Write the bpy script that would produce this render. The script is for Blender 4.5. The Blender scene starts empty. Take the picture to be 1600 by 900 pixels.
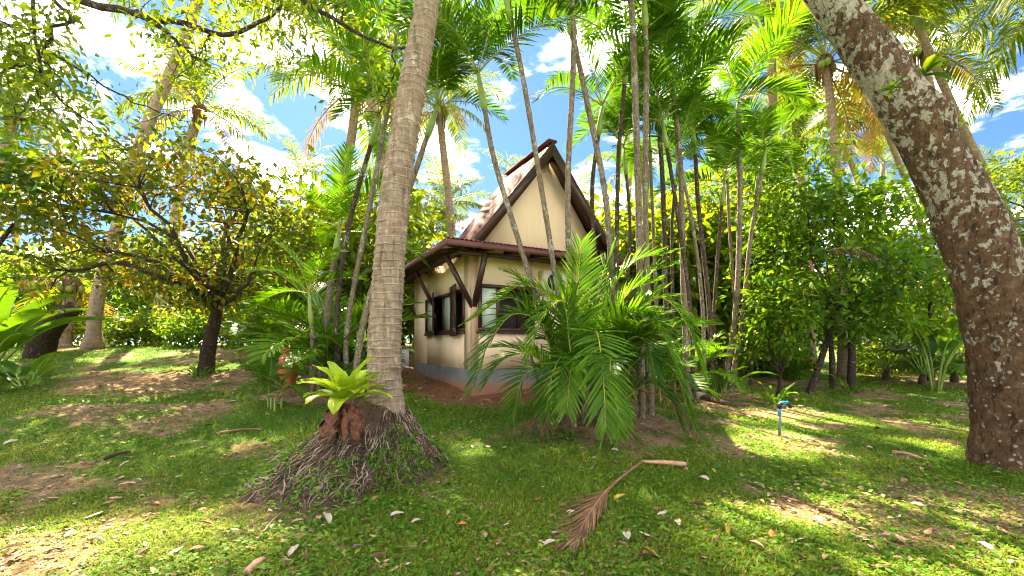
import bpy, math, random
import numpy as np
from mathutils import Vector, Matrix

random.seed(7)
R = math.radians
SC = bpy.context.scene
COL = SC.collection

# ------------------------------------------------------------------ camera, sky, sun, exposure
F, HY, EYE = 670.0, 538.0, 1.5
cam_d = bpy.data.cameras.new('camera')
cam = bpy.data.objects.new('camera', cam_d)
COL.objects.link(cam)
cam.location = (0, 0, EYE)
cam.rotation_euler = (R(90), 0, 0)
cam_d.sensor_width = 36
cam_d.lens = 36 * F / 1600
cam_d.shift_y = (HY - 450) / 1600
cam_d.clip_start = 0.05
cam_d.clip_end = 3000
SC.camera = cam

SUN_AZ, SUN_EL = math.atan2(-0.40, 0.91), R(51)
CLOUD_DRIFT = 3.1
world = bpy.data.worlds.new('World')
SC.world = world
world.use_nodes = True
wt = world.node_tree
wt.nodes.clear()
wo = wt.nodes.new('ShaderNodeOutputWorld')
wb = wt.nodes.new('ShaderNodeBackground')
wb.inputs['Strength'].default_value = 0.05
sky = wt.nodes.new('ShaderNodeTexSky')
sky.sky_type = 'NISHITA'
sky.sun_disc = False
sky.sun_elevation = SUN_EL
sky.sun_rotation = SUN_AZ
sky.air_density = 1.3
sky.dust_density = 0.5
sky.ozone_density = 2.2
tc = wt.nodes.new('ShaderNodeTexCoord')
sep = wt.nodes.new('ShaderNodeSeparateXYZ')
wt.links.new(tc.outputs['Generated'], sep.inputs[0])
zz = wt.nodes.new('ShaderNodeMath'); zz.operation = 'MAXIMUM'; zz.inputs[1].default_value = 0.06
wt.links.new(sep.outputs['Z'], zz.inputs[0])
zo = wt.nodes.new('ShaderNodeMath'); zo.operation = 'ADD'; zo.inputs[1].default_value = 0.25
wt.links.new(zz.outputs[0], zo.inputs[0])
dv = wt.nodes.new('ShaderNodeVectorMath'); dv.operation = 'DIVIDE'
cmb = wt.nodes.new('ShaderNodeCombineXYZ')
for k in range(3):
    wt.links.new(zo.outputs[0], cmb.inputs[k])
wt.links.new(tc.outputs['Generated'], dv.inputs[0])
wt.links.new(cmb.outputs[0], dv.inputs[1])
cn = wt.nodes.new('ShaderNodeTexNoise')
cn.inputs['Scale'].default_value = 3.4
cn.inputs['Detail'].default_value = 9
cn.inputs['Roughness'].default_value = 0.58
cn.inputs['Distortion'].default_value = 0.25
cof = wt.nodes.new('ShaderNodeVectorMath'); cof.operation = 'ADD'
cof.inputs[1].default_value = (0.0, 0.0, CLOUD_DRIFT)
wt.links.new(dv.outputs[0], cof.inputs[0])
wt.links.new(cof.outputs[0], cn.inputs['Vector'])
cr = wt.nodes.new('ShaderNodeMapRange')
cr.inputs['From Min'].default_value = 0.49
cr.inputs['From Max'].default_value = 0.74
wt.links.new(cn.outputs['Fac'], cr.inputs['Value'])
cm = wt.nodes.new('ShaderNodeMix'); cm.data_type = 'RGBA'
cm.inputs[7].default_value = (190.0, 178.0, 158.0, 1)
cpw = wt.nodes.new('ShaderNodeMath'); cpw.operation = 'POWER'; cpw.inputs[1].default_value = 2.6
wt.links.new(cr.outputs[0], cpw.inputs[0])
wt.links.new(cpw.outputs[0], cm.inputs[0])
sm = wt.nodes.new('ShaderNodeMix'); sm.data_type = 'RGBA'; sm.blend_type = 'MULTIPLY'
sm.inputs[0].default_value = 1.0
sm.inputs[7].default_value = (0.21, 0.30, 0.48, 1)
wt.links.new(sky.outputs[0], sm.inputs[6])
wt.links.new(sm.outputs[2], cm.inputs[6])
wt.links.new(cm.outputs[2], wb.inputs['Color'])
wt.links.new(wb.outputs[0], wo.inputs[0])

sun_d = bpy.data.lights.new('sun', 'SUN')
sun_d.energy = 3.9
sun_d.angle = R(0.6)
sun_d.color = (1.0, 0.86, 0.58)
sun = bpy.data.objects.new('sun', sun_d)
COL.objects.link(sun)
sv = Vector((math.sin(SUN_AZ) * math.cos(SUN_EL), math.cos(SUN_AZ) * math.cos(SUN_EL), math.sin(SUN_EL)))
sun.rotation_euler = sv.to_track_quat('Z', 'Y').to_euler()
sun.location = sv * 60

SC.view_settings.view_transform = 'Standard'
SC.view_settings.look = 'None'
SC.view_settings.gamma = 1.0
SC.view_settings.use_curve_mapping = False
SC.view_settings.exposure = 3.3
SC.render.engine = 'CYCLES'
SC.cycles.max_bounces = 10
SC.cycles.diffuse_bounces = 7
SC.cycles.transmission_bounces = 6
SC.cycles.use_denoising = True
SC.cycles.filter_width = 1.1
SC.cycles.sample_clamp_indirect = 6.0


# ------------------------------------------------------------------ small maths
def at(px, py, Y):
    """a point of the place, authored from where the photograph shows it and how far off it stands"""
    return Vector(((px - 800) / F * Y, Y, EYE + (HY - py) / F * Y))


def nrm(a):
    return a / np.maximum(np.linalg.norm(a, axis=-1, keepdims=True), 1e-9)


def sstep(a, b, x):
    t = np.clip((x - a) / (b - a), 0, 1)
    return t * t * (3 - 2 * t)


_tab = np.random.RandomState(5).rand(256, 256)


def vnoise(x, y):
    x = np.asarray(x, float); y = np.asarray(y, float)
    xi = np.floor(x).astype(int); yi = np.floor(y).astype(int)
    u = x - xi; v = y - yi
    u = u * u * (3 - 2 * u); v = v * v * (3 - 2 * v)
    a = _tab[xi % 256, yi % 256]; b = _tab[(xi + 1) % 256, yi % 256]
    c = _tab[xi % 256, (yi + 1) % 256]; d = _tab[(xi + 1) % 256, (yi + 1) % 256]
    return (a * (1 - u) + b * u) * (1 - v) + (c * (1 - u) + d * u) * v


def fbm(x, y, o=4):
    s = 0; w = 0.5; t = 0
    for k in range(o):
        s = s + w * vnoise(x * 2 ** k + 17 * k, y * 2 ** k + 31 * k); t += w; w *= 0.5
    return s / t


def softclip(y, a, b, s=0.5):
    f = lambda q: s * np.logaddexp(0, q / s)
    return f(y - a) - f(y - b)


def ground(x, y):
    x = np.asarray(x, float); y = np.asarray(y, float)
    wl = sstep(-1.5, -6.5, x); wr = sstep(1.0, 5.0, x)
    c = 0.14 * softclip(y, 5.0, 9.2); l = 0.15 * softclip(y, 4.8, 14.3); r = 0.045 * softclip(y, 4.0, 14.0)
    g = c * (1 - wl - wr) + l * wl + r * wr
    g = g + 0.07 * (fbm(x * 0.7, y * 0.7, 4) - 0.5) * sstep(60, 30, np.abs(x) + np.abs(y))
    # bare earth heaped round the palm clumps
    for cx, cy, rr, hh in ((1.25, 6.55, 1.0, 0.08), (4.9, 10.4, 0.9, 0.08), (-2.6, 8.6, 1.0, 0.03), (-0.4, 8.8, 1.2, -0.10)):
        g = g + hh * np.exp(-((x - cx) ** 2 + (y - cy) ** 2) / rr ** 2)
    return g


def gz(x, y):
    return float(ground(x, y))


def gp(px, Y, dz=0.0):
    x = (px - 800) / F * Y
    return Vector((x, Y, gz(x, Y) + dz))


# ------------------------------------------------------------------ mesh building
class MB:
    def __init__(self):
        self.v = []; self.n = 0; self.f = []; self.r = []

    def add(self, V, faces, mat=0, rnd=0.5):
        V = np.asarray(V, float).reshape(-1, 3)
        if np.isscalar(rnd):
            rnd = np.full(len(V), rnd)
        for fa in (faces if isinstance(faces, list) else [faces]):
            fa = np.asarray(fa, int)
            if len(fa):
                self.f.append((fa + self.n, mat))
        self.v.append(V); self.r.append(np.asarray(rnd, float)); self.n += len(V)

    def tube(self, P, rad, k=8, mat=0, rnd=0.5, cap=True, wob=0.0, seed=0):
        P = np.asarray([tuple(p) for p in P], float); n = len(P)
        rad = np.broadcast_to(np.asarray(rad, float), (n,))
        T = nrm(np.gradient(P, axis=0))
        ref = np.array([0, 0, 1.0]) if abs(T[0][2]) < 0.9 else np.array([1.0, 0, 0])
        A = np.zeros((n, 3))
        a = nrm(np.cross(T[0], ref))
        for i in range(n):
            a = a - T[i] * np.dot(a, T[i]); a = a / max(np.linalg.norm(a), 1e-9); A[i] = a
        B = np.cross(T, A)
        th = np.linspace(0, 2 * np.pi, k, endpoint=False)
        rr = np.repeat(rad[:, None], k, 1)
        if wob:
            rs = np.random.RandomState(seed)
            rr = rr * (1 + wob * (rs.rand(n, k) - 0.5))
        V = P[:, None] + rr[..., None] * (np.cos(th)[None, :, None] * A[:, None] + np.sin(th)[None, :, None] * B[:, None])
        i = np.arange(n - 1)[:, None] * k; j = np.arange(k)[None]
        j2 = (j + 1) % k
        q = np.stack([i + j, i + j2, i + k + j2, i + k + j], -1).reshape(-1, 4)
        fs = [q]
        V = V.reshape(-1, 3)
        if cap:
            V = np.vstack([V, P[0], P[-1]])
            jj = np.arange(k)
            fs.append(np.stack([np.full(k, n * k), (jj + 1) % k, jj], -1))
            fs.append(np.stack([np.full(k, n * k + 1), (n - 1) * k + jj, (n - 1) * k + (jj + 1) % k], -1))
        self.add(V, fs, mat, rnd)

    def box(self, lo, hi, mat=0, M=None):
        lo = np.asarray(lo, float); hi = np.asarray(hi, float)
        V = np.array([[x, y, z] for z in (lo[2], hi[2]) for y in (lo[1], hi[1]) for x in (lo[0], hi[0])])
        if M is not None:
            V = np.array([tuple(M @ Vector(p)) for p in V])
        self.add(V, np.array([[0, 2, 3, 1], [4, 5, 7, 6], [0, 1, 5, 4], [2, 6, 7, 3], [0, 4, 6, 2], [1, 3, 7, 5]]), mat)

    def beam(self, a, b, w, h, mat=0, up=(0, 0, 1)):
        a = Vector(a); b = Vector(b); t = (b - a); L = t.length; t.normalize()
        s = t.cross(Vector(up)); s.normalize(); u = s.cross(t)
        M = Matrix((s, t, u)).transposed().to_4x4(); M.translation = a
        self.box((-w / 2, 0, -h / 2), (w / 2, L, h / 2), mat, M)

    def leaves(self, pos, d, n, L, W, rnd, mat=0, bend=0.18, cup=0.12):
        """leaf blades: five vertices each, folded on the midrib and bent at the tip"""
        N = len(pos)
        d = nrm(d); s = nrm(np.cross(d, n)); n = np.cross(s, d)
        L = np.broadcast_to(L, (N,))[:, None]; W = np.broadcast_to(W, (N,))[:, None]
        b = pos; m = pos + d * L * 0.48; t = pos + d * L * 0.97 - n * L * bend
        l = m + s * W * 0.5 + n * W * cup - d * L * 0.05; r = m - s * W * 0.5 + n * W * cup - d * L * 0.05
        V = np.stack([b, m, t, l, r], 1).reshape(-1, 3)
        o = np.arange(N)[:, None] * 5
        f = np.concatenate([o + np.array([[0, 1, 3]]), o + np.array([[1, 2, 3]]), o + np.array([[0, 4, 1]]), o + np.array([[1, 4, 2]])])
        self.add(V, f, mat, np.repeat(rnd, 5))

    def mesh(self, name, mats, smooth=False):
        me = bpy.data.meshes.new(name)
        V = np.concatenate(self.v).astype(np.float32)
        me.vertices.add(len(V)); me.vertices.foreach_set('co', V.ravel())
        idx = np.concatenate([f.ravel() for f, m in self.f]).astype(np.int32)
        tot = np.concatenate([np.full(len(f), f.shape[1]) for f, m in self.f]).astype(np.int32)
        mi = np.concatenate([np.full(len(f), m) for f, m in self.f]).astype(np.int32)
        st = np.concatenate([[0], np.cumsum(tot)[:-1]]).astype(np.int32)
        me.loops.add(len(idx)); me.loops.foreach_set('vertex_index', idx)
        me.polygons.add(len(tot)); me.polygons.foreach_set('loop_start', st); me.polygons.foreach_set('loop_total', tot)
        me.polygons.foreach_set('material_index', mi)
        if smooth:
            me.polygons.foreach_set('use_smooth', np.ones(len(tot), bool))
        a = me.attributes.new('rnd', 'FLOAT', 'POINT')
        a.data.foreach_set('value', np.concatenate(self.r).astype(np.float32))
        for m in (mats if isinstance(mats, (list, tuple)) else [mats]):
            me.materials.append(m)
        me.update(calc_edges=True)
        me.validate()
        return me

    def obj(self, name, mats, parent=None, smooth=False, loc=None):
        return link(name, self.mesh(name, mats, smooth), parent, loc)


def link(name, me, parent=None, loc=None, rot=None, scale=None):
    o = bpy.data.objects.new(name, me)
    COL.objects.link(o)
    o.parent = parent
    if loc is not None: o.location = loc
    if rot is not None: o.rotation_euler = rot
    if scale is not None: o.scale = (scale,) * 3 if np.isscalar(scale) else scale
    return o


def tag(o, label, cat, group=None, kind=None):
    o['label'] = label; o['category'] = cat
    if group: o['group'] = group
    if kind: o['kind'] = kind
    return o


def thing(name, label, cat, loc=(0, 0, 0), group=None, rz=0.0):
    o = link(name, None, None, loc, (0, 0, rz))
    o.empty_display_size = 0.1
    return tag(o, label, cat, group, 'thing')


def structure(o):
    o['kind'] = 'structure'
    return o


def stuff(o):
    o['kind'] = 'stuff'
    return o


# ------------------------------------------------------------------ materials
class NT:
    def __init__(self, name):
        self.m = bpy.data.materials.new(name); self.m.use_nodes = True
        self.t = self.m.node_tree; self.t.nodes.clear()
        self.out = self.t.nodes.new('ShaderNodeOutputMaterial')

    def n(self, typ, inputs=None, **kw):
        nd = self.t.nodes.new('ShaderNode' + typ)
        for k, v in kw.items(): setattr(nd, k, v)
        for k, v in (inputs or {}).items():
            s = nd.inputs[k]
            if hasattr(v, 'is_linked') or isinstance(v, bpy.types.NodeSocket):
                self.t.links.new(v, s)
            else:
                s.default_value = v
        return nd

    def ramp(self, fac, stops, interp='LINEAR'):
        nd = self.t.nodes.new('ShaderNodeValToRGB')
        cr = nd.color_ramp; cr.interpolation = interp
        while len(cr.elements) < len(stops): cr.elements.new(0.5)
        for e, (p, c) in zip(cr.elements, stops):
            e.position = p; e.color = (c[0], c[1], c[2], 1)
        self.t.links.new(fac, nd.inputs[0])
        return nd.outputs[0]

    def mix(self, fac, a, b, blend='MIX'):
        nd = self.t.nodes.new('ShaderNodeMix'); nd.data_type = 'RGBA'; nd.blend_type = blend
        for i, v in ((0, fac), (6, a), (7, b)):
            if isinstance(v, bpy.types.NodeSocket): self.t.links.new(v, nd.inputs[i])
            elif i == 0: nd.inputs[0].default_value = v
            else: nd.inputs[i].default_value = (v[0], v[1], v[2], 1)
        return nd.outputs[2]

    def noise(self, scale, detail=4, rough=0.55, vec=None, dist=0.0):
        nd = self.n('TexNoise', {'Scale': scale, 'Detail': detail, 'Roughness': rough, 'Distortion': dist})
        if vec is not None: self.t.links.new(vec, nd.inputs['Vector'])
        return nd.outputs['Fac']

    def pos(self, scale=None):
        o = self.n('TexCoord').outputs['Object']
        if scale:
            mp = self.n('Mapping', {'Vector': o, 'Scale': scale})
            return mp.outputs[0]
        return o

    def bump(self, h, strength=0.4, dist=0.02):
        return self.n('Bump', {'Height': h, 'Strength': strength, 'Distance': dist}).outputs[0]

    def finish(self, sh):
        self.t.links.new(sh, self.out.inputs[0])
        return self.m


def principled(t, col, rough=0.6, spec=0.4, normal=None, **kw):
    d = {'Base Color': col if isinstance(col, bpy.types.NodeSocket) else (*col, 1), 'Roughness': rough, 'Specular IOR Level': spec}
    if normal is not None: d['Normal'] = normal
    d.update(kw)
    return t.n('BsdfPrincipled', d).outputs[0]


def plain(name, col, rough=0.6, var=0.12, scale=6, bump=0.15, spec=0.35, metallic=0.0):
    t = NT(name); p = t.pos()
    f = t.noise(scale, 6, 0.6, p)
    c = t.ramp(f, [(0.3, [x * (1 - var) for x in col]), (0.7, [min(1, x * (1 + var)) for x in col])])
    nb = t.bump(t.noise(scale * 6, 4, 0.6, p), bump, 0.01)
    return t.finish(principled(t, c, rough, spec, nb, Metallic=metallic))


def leafmat(name, stops, trans=0.4, rough=0.42, tcol=(1.7, 1.45, 0.2), spec=0.14, spots=None):
    """leaf blade: colour by leaf, light passing through"""
    t = NT(name)
    a = t.n('Attribute', attribute_name='rnd').outputs['Fac']
    oi = t.n('ObjectInfo').outputs['Random']
    f = t.n('Math', {0: a, 1: t.n('Math', {0: oi, 1: 0.22}, operation='MULTIPLY').outputs[0]}, operation='ADD').outputs[0]
    f = t.n('Math', {0: f, 1: 0.11}, operation='SUBTRACT').outputs[0]
    c = t.ramp(f, stops)
    c = t.mix(t.n('MapRange', {'Value': t.noise(9, 3, 0.6, t.pos()), 'From Min': 0.3, 'From Max': 0.75, 'To Min': 0.0, 'To Max': 0.35}).outputs[0], c,
              (0.16, 0.16, 0.03))
    bs = principled(t, c, rough, spec)
    tr = t.n('BsdfTranslucent', {'Color': t.mix(1.0, c, tcol, 'MULTIPLY')}).outputs[0]
    return t.finish(t.n('MixShader', {0: trans, 1: bs, 2: tr}).outputs[0])


M = {}
M['coco_leaf'] = leafmat('coconut_leaf', [(0.0, (0.05, 0.10, 0.012)), (0.45, (0.09, 0.16, 0.018)), (0.75, (0.18, 0.24, 0.03)), (1.0, (0.36, 0.30, 0.05))], 0.52, 0.38)
M['coco_old'] = leafmat('coconut_old_leaf', [(0.0, (0.30, 0.17, 0.04)), (0.5, (0.42, 0.27, 0.05)), (1.0, (0.36, 0.20, 0.06))], 0.4, 0.5, (1.2, 1.0, 0.5))
M['areca_leaf'] = leafmat('areca_leaf', [(0.0, (0.026, 0.095, 0.007)), (0.5, (0.05, 0.155, 0.010)), (0.85, (0.11, 0.225, 0.014)), (1.0, (0.20, 0.28, 0.02))], 0.42, 0.34, (1.5, 1.5, 0.3))
M['areca_bright'] = leafmat('areca_bright_leaf', [(0.0, (0.05, 0.165, 0.008)), (0.5, (0.10, 0.25, 0.010)), (1.0, (0.24, 0.34, 0.018))], 0.44, 0.34, (1.4, 1.4, 0.3))
M['dead_leaf'] = leafmat('dead_leaf', [(0.0, (0.085, 0.036, 0.022)), (0.5, (0.16, 0.075, 0.042)), (1.0, (0.26, 0.14, 0.085))], 0.10, 0.7, (1.0, 0.8, 0.5), 0.2)
M['red_tree'] = leafmat('reddish_tree_leaf', [(0.0, (0.035, 0.075, 0.012)), (0.35, (0.075, 0.13, 0.014)), (0.62, (0.17, 0.19, 0.018)), (0.84, (0.26, 0.17, 0.02)), (1.0, (0.26, 0.075, 0.022))], 0.52, 0.42, (1.4, 1.2, 0.3))
M['green_tree'] = leafmat('green_tree_leaf', [(0.0, (0.03, 0.105, 0.008)), (0.5, (0.065, 0.18, 0.010)), (0.85, (0.14, 0.25, 0.014)), (1.0, (0.25, 0.29, 0.02))], 0.48, 0.33)
M['light_tree'] = leafmat('light_tree_leaf', [(0.0, (0.05, 0.11, 0.014)), (0.5, (0.10, 0.19, 0.018)), (1.0, (0.24, 0.30, 0.03))], 0.55, 0.42)
M['banana_leaf'] = leafmat('banana_leaf', [(0.0, (0.025, 0.10, 0.014)), (0.6, (0.06, 0.17, 0.02)), (1.0, (0.15, 0.26, 0.03))], 0.42, 0.36)
M['fern_leaf'] = leafmat('nest_fern_leaf', [(0.0, (0.30, 0.44, 0.02)), (0.6, (0.42, 0.55, 0.025)), (1.0, (0.55, 0.58, 0.035))], 0.38, 0.38, (1.1, 1.15, 0.35))
M['fern_dead'] = None
M['grass'] = leafmat('grass_blade', [(0.0, (0.06, 0.145, 0.009)), (0.35, (0.125, 0.215, 0.011)), (0.7, (0.23, 0.28, 0.016)), (0.9, (0.37, 0.31, 0.05)), (1.0, (0.45, 0.30, 0.13))], 0.34, 0.6, (1.2, 1.3, 0.3))
M['clover'] = leafmat('creeper_leaf', [(0.0, (0.05, 0.155, 0.010)), (0.6, (0.095, 0.225, 0.012)), (1.0, (0.18, 0.29, 0.016))], 0.32, 0.45, (1.2, 1.3, 0.3))
M['litter'] = leafmat('dry_litter', [(0.0, (0.11, 0.05, 0.03)), (0.4, (0.24, 0.12, 0.065)), (0.75, (0.40, 0.25, 0.14)), (1.0, (0.58, 0.44, 0.29))], 0.08, 0.7, (1, .8, .5), 0.2)
M['fern_dead'] = plain('papery_dead_leaf', (0.13, 0.046, 0.022), 0.75, 0.8, 22, 0.8)
M['rachis'] = plain('frond_midrib', (0.26, 0.29, 0.05), 0.45, 0.2, 8, 0.1)
M['rachis_y'] = plain('yellow_midrib', (0.42, 0.36, 0.04), 0.4, 0.2, 8, 0.1)
M['rachis_dead'] = plain('dead_midrib', (0.23, 0.105, 0.06), 0.6, 0.3, 14, 0.3)
M['sheath'] = plain('dry_sheath', (0.42, 0.22, 0.13), 0.6, 0.3, 10, 0.3)
M['fibre'] = plain('palm_fibre', (0.16, 0.075, 0.035), 0.9, 0.4, 12, 0.6)
M['crownshaft'] = plain('crownshaft', (0.20, 0.27, 0.05), 0.4, 0.25, 6, 0.1)
M['twig'] = plain('dark_twig', (0.045, 0.03, 0.02), 0.85, 0.35, 10, 0.5)
M['wood'] = plain('dark_brown_paint', (0.050, 0.019, 0.013), 0.42, 0.3, 7, 0.15, 0.45)
M['fascia'] = plain('red_brown_fascia', (0.115, 0.034, 0.028), 0.5, 0.25, 7, 0.15, 0.45)
M['soffit'] = plain('soffit_board', (0.66, 0.56, 0.40), 0.8, 0.12, 5, 0.15)
M['pane'] = plain('frosted_pane', (0.58, 0.66, 0.50), 0.25, 0.06, 3, 0.05, 0.6)
M['inside'] = plain('room_shade_paint', (0.05, 0.04, 0.032), 0.9, 0.2, 3, 0.1)  # near-black colour standing in for the shade of the unlit rooms
M['white'] = plain('white_paint', (0.72, 0.70, 0.66), 0.6, 0.08, 6, 0.1)
M['rail'] = plain('varnished_rail', (0.36, 0.14, 0.04), 0.4, 0.25, 9, 0.1)
M['terra'] = plain('terracotta', (0.50, 0.13, 0.045), 0.75, 0.25, 9, 0.3)
M['blue'] = plain('blue_plastic', (0.03, 0.23, 0.42), 0.4, 0.15, 12, 0.1)
M['black'] = plain('black_plastic', (0.015, 0.016, 0.018), 0.4, 0.2, 12, 0.1)
M['pipe'] = plain('grey_green_pipe', (0.13, 0.17, 0.15), 0.5, 0.25, 14, 0.15)
M['metal'] = plain('galvanised_grey', (0.42, 0.42, 0.40), 0.5, 0.15, 6, 0.1)
M['stone'] = plain('weathered_stone', (0.30, 0.21, 0.15), 0.9, 0.3, 8, 0.5)
M['root_l'] = plain('pale_root', (0.30, 0.225, 0.16), 0.85, 0.35, 9, 0.5)
M['root_d'] = plain('dark_root', (0.085, 0.05, 0.03), 0.9, 0.4, 9, 0.5)


def mat_wall():
    t = NT('cream_render'); p = t.pos()
    c = t.ramp(t.noise(1.1, 6, 0.6, p), [(0.3, (0.86, 0.62, 0.40)), (0.7, (0.92, 0.69, 0.47))])
    streak = t.noise(3.0, 5, 0.6, t.pos((3.0, 3.0, 0.35)))
    c = t.mix(t.n('MapRange', {'Value': streak, 'From Min': 0.52, 'From Max': 0.8, 'To Max': 0.16}).outputs[0], c, (0.50, 0.36, 0.19))
    mould = t.n('MapRange', {'Value': t.noise(2.2, 7, 0.72, t.pos((1.5, 1.5, 0.6))), 'From Min': 0.56, 'From Max': 0.78, 'To Max': 0.20}).outputs[0]
    c = t.mix(mould, c, (0.40, 0.33, 0.22))
    z = t.n('SeparateXYZ', {0: p}).outputs['Z']
    spl = t.n('MapRange', {'Value': t.n('Math', {0: z, 1: t.n('Math', {0: t.noise(6, 6, 0.7, p), 1: 0.55}, operation='MULTIPLY').outputs[0]}, operation='SUBTRACT').outputs[0], 'From Min': 0.38, 'From Max': 0.08, 'To Max': 0.45}).outputs[0]
    c = t.mix(spl, c, (0.46, 0.27, 0.14))
    return t.finish(principled(t, c, 0.85, 0.25, t.bump(t.noise(38, 4, 0.6, p), 0.2, 0.01)))


def mat_plinth():
    t = NT('grey_plinth'); p = t.pos()
    c = t.ramp(t.noise(2.5, 6, 0.65, p), [(0.3, (0.125, 0.120, 0.112)), (0.7, (0.18, 0.172, 0.162))])
    z = t.n('SeparateXYZ', {0: p}).outputs['Z']
    d = t.n('MapRange', {'Value': t.n('Math', {0: z, 1: t.n('Math', {0: t.noise(5, 4, 0.6, p), 1: 0.16}, operation='MULTIPLY').outputs[0]}, operation='SUBTRACT').outputs[0],
                         'From Min': 0.08, 'From Max': -0.1}).outputs[0]
    c = t.mix(d, c, (0.27, 0.12, 0.065))
    return t.finish(principled(t, c, 0.75, 0.3, t.bump(t.noise(30, 4, 0.6, p), 0.15, 0.01)))


def mat_roof():
    t = NT('red_roof_sheet'); p = t.pos()
    c = t.ramp(t.noise(2.2, 6, 0.65, p), [(0.25, (0.065, 0.018, 0.020)), (0.5, (0.12, 0.032, 0.036)), (0.7, (0.15, 0.05, 0.05)), (0.85, (0.12, 0.065, 0.05))])
    return t.finish(principled(t, c, 0.75, 0.25, t.bump(t.noise(25, 4, 0.6, p), 0.2, 0.01)))


def mat_palm_bark(name, base, pale, ring=11.0, bump=0.7):
    t = NT(name); p = t.pos()
    z = t.n('SeparateXYZ', {0: p}).outputs['Z']
    w = t.noise(2.6, 3, 0.5, p)
    zz = t.n('Math', {0: z, 1: t.n('Math', {0: w, 1: 0.10}, operation='MULTIPLY').outputs[0]}, operation='ADD').outputs[0]
    fr = t.n('Math', {0: t.n('Math', {0: zz, 1: ring}, operation='MULTIPLY').outputs[0]}, operation='FRACT').outputs[0]
    ringm = t.ramp(fr, [(0.0, (1, 1, 1)), (0.10, (0.75, 0.75, 0.75)), (0.2, (0.05, 0.05, 0.05)), (0.9, (0.1, 0.1, 0.1)), (1.0, (0.9, 0.9, 0.9))])
    brk = t.n('MapRange', {'Value': t.noise(7, 4, 0.6, p), 'From Min': 0.38, 'From Max': 0.62, 'To Min': 0.15, 'To Max': 1.0}).outputs[0]
    ringm = t.n('Math', {0: ringm, 1: brk}, operation='MULTIPLY').outputs[0]
    fibre = t.noise(26, 5, 0.65, t.pos((1, 1, 0.22)))
    crack = t.n('MapRange', {'Value': t.noise(17, 3, 0.5, t.pos((1.0, 1.0, 0.10))), 'From Min': 0.60, 'From Max': 0.72}).outputs[0]
    c = t.ramp(fibre, [(0.25, [x * 0.55 for x in base]), (0.55, base), (0.8, pale)])
    c = t.mix(t.n('Math', {0: ringm, 1: 0.75}, operation='MULTIPLY').outputs[0], c, pale)
    c = t.mix(t.n('Math', {0: crack, 1: 0.7}, operation='MULTIPLY').outputs[0], c, [x * 0.3 for x in base])
    c = t.mix(t.n('MapRange', {'Value': t.noise(5, 5, 0.7, p), 'From Min': 0.54, 'From Max': 0.66, 'To Max': 0.65}).outputs[0], c, [x * 0.42 for x in base])
    lich = t.n('MapRange', {'Value': t.noise(6.5, 6, 0.7, t.pos((1.1, 1, 0.7))), 'From Min': 0.60, 'From Max': 0.66, 'To Max': 0.6}).outputs[0]
    c = t.mix(lich, c, [min(0.6, x * 1.25 + 0.03) for x in pale])
    h = t.n('Math', {0: t.n('Math', {0: ringm, 1: 1.2}, operation='MULTIPLY').outputs[0], 1: t.n('Math', {0: fibre, 1: crack}, operation='SUBTRACT').outputs[0]}, operation='ADD').outputs[0]
    return t.finish(principled(t, c, 0.88, 0.2, t.bump(h, bump, 0.02)))


def mat_lichen_bark(name, dark, mid, pale, amount=0.55, scale=1.0, rise=0.0):
    """bark with cracks; lichen in clustered crusts and small rings, growing thicker up the trunk when rise is set"""
    t = NT(name); p = t.pos()
    f = t.noise(9 * scale, 7, 0.7, p, 0.3)
    c = t.ramp(f, [(0.3, [x * 0.5 for x in dark]), (0.55, dark), (0.8, mid)])
    crack = t.n('MapRange', {'Value': t.noise(10 * scale, 6, 0.7, t.pos((1.6, 1.6, 0.45)), 0.6), 'From Min': 0.56, 'From Max': 0.66}).outputs[0]
    c = t.mix(t.n('Math', {0: crack, 1: 0.6}, operation='MULTIPLY').outputs[0], c, [x * 0.35 for x in dark])
    z = t.n('SeparateXYZ', {0: p}).outputs['Z']
    grow = t.n('MapRange', {'Value': z, 'From Min': 0.6, 'From Max': 5.5, 'To Min': -0.06 * rise, 'To Max': 0.13 * rise}).outputs[0]
    big = t.noise(1.3 * scale, 4, 0.65, p)
    small = t.noise(12 * scale, 7, 0.66, t.pos((1.0, 1.0, 0.75)), 0.4)
    add = lambda a, b: t.n('Math', {0: a, 1: b}, operation='ADD').outputs[0]
    mul = lambda a, b: t.n('Math', {0: a, 1: b}, operation='MULTIPLY').outputs[0]
    sm = add(add(small, mul(big, 0.85)), grow)
    th = 1.13 - 0.20 * amount
    pm = t.n('MapRange', {'Value': sm, 'From Min': th, 'From Max': th + 0.035}).outputs[0]
    dots = t.n('TexVoronoi', {'Scale': 15 * scale, 'Vector': p, 'Randomness': 1.0})
    edge = add(dots.outputs['Distance'], mul(t.noise(40 * scale, 2, 0.5, p), 0.18))
    size = t.n('SeparateColor', {0: dots.outputs['Color']})
    lim = t.n('MapRange', {'Value': size.outputs[1], 'To Min': 0.22, 'To Max': 0.42}).outputs[0]
    dm = t.n('Math', {0: edge, 1: lim}, operation='LESS_THAN').outputs[0]
    rare = t.n('Math', {0: size.outputs[0], 1: 0.70}, operation='GREATER_THAN').outputs[0]
    lm = t.n('Math', {0: pm, 1: mul(mul(dm, rare), 0.85)}, operation='MAXIMUM').outputs[0]
    lc = t.ramp(t.noise(26 * scale, 4, 0.65, p), [(0.3, [x * 0.55 for x in pale]), (0.55, [x * 0.85 for x in pale]), (0.75, pale)])
    c = t.mix(lm, c, lc)
    h = add(add(t.noise(16 * scale, 6, 0.7, p, 0.5), mul(crack, -0.8)), mul(lm, 0.22))
    return t.finish(principled(t, c, 0.9, 0.15, t.bump(h, 1.0, 0.05)))


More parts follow.
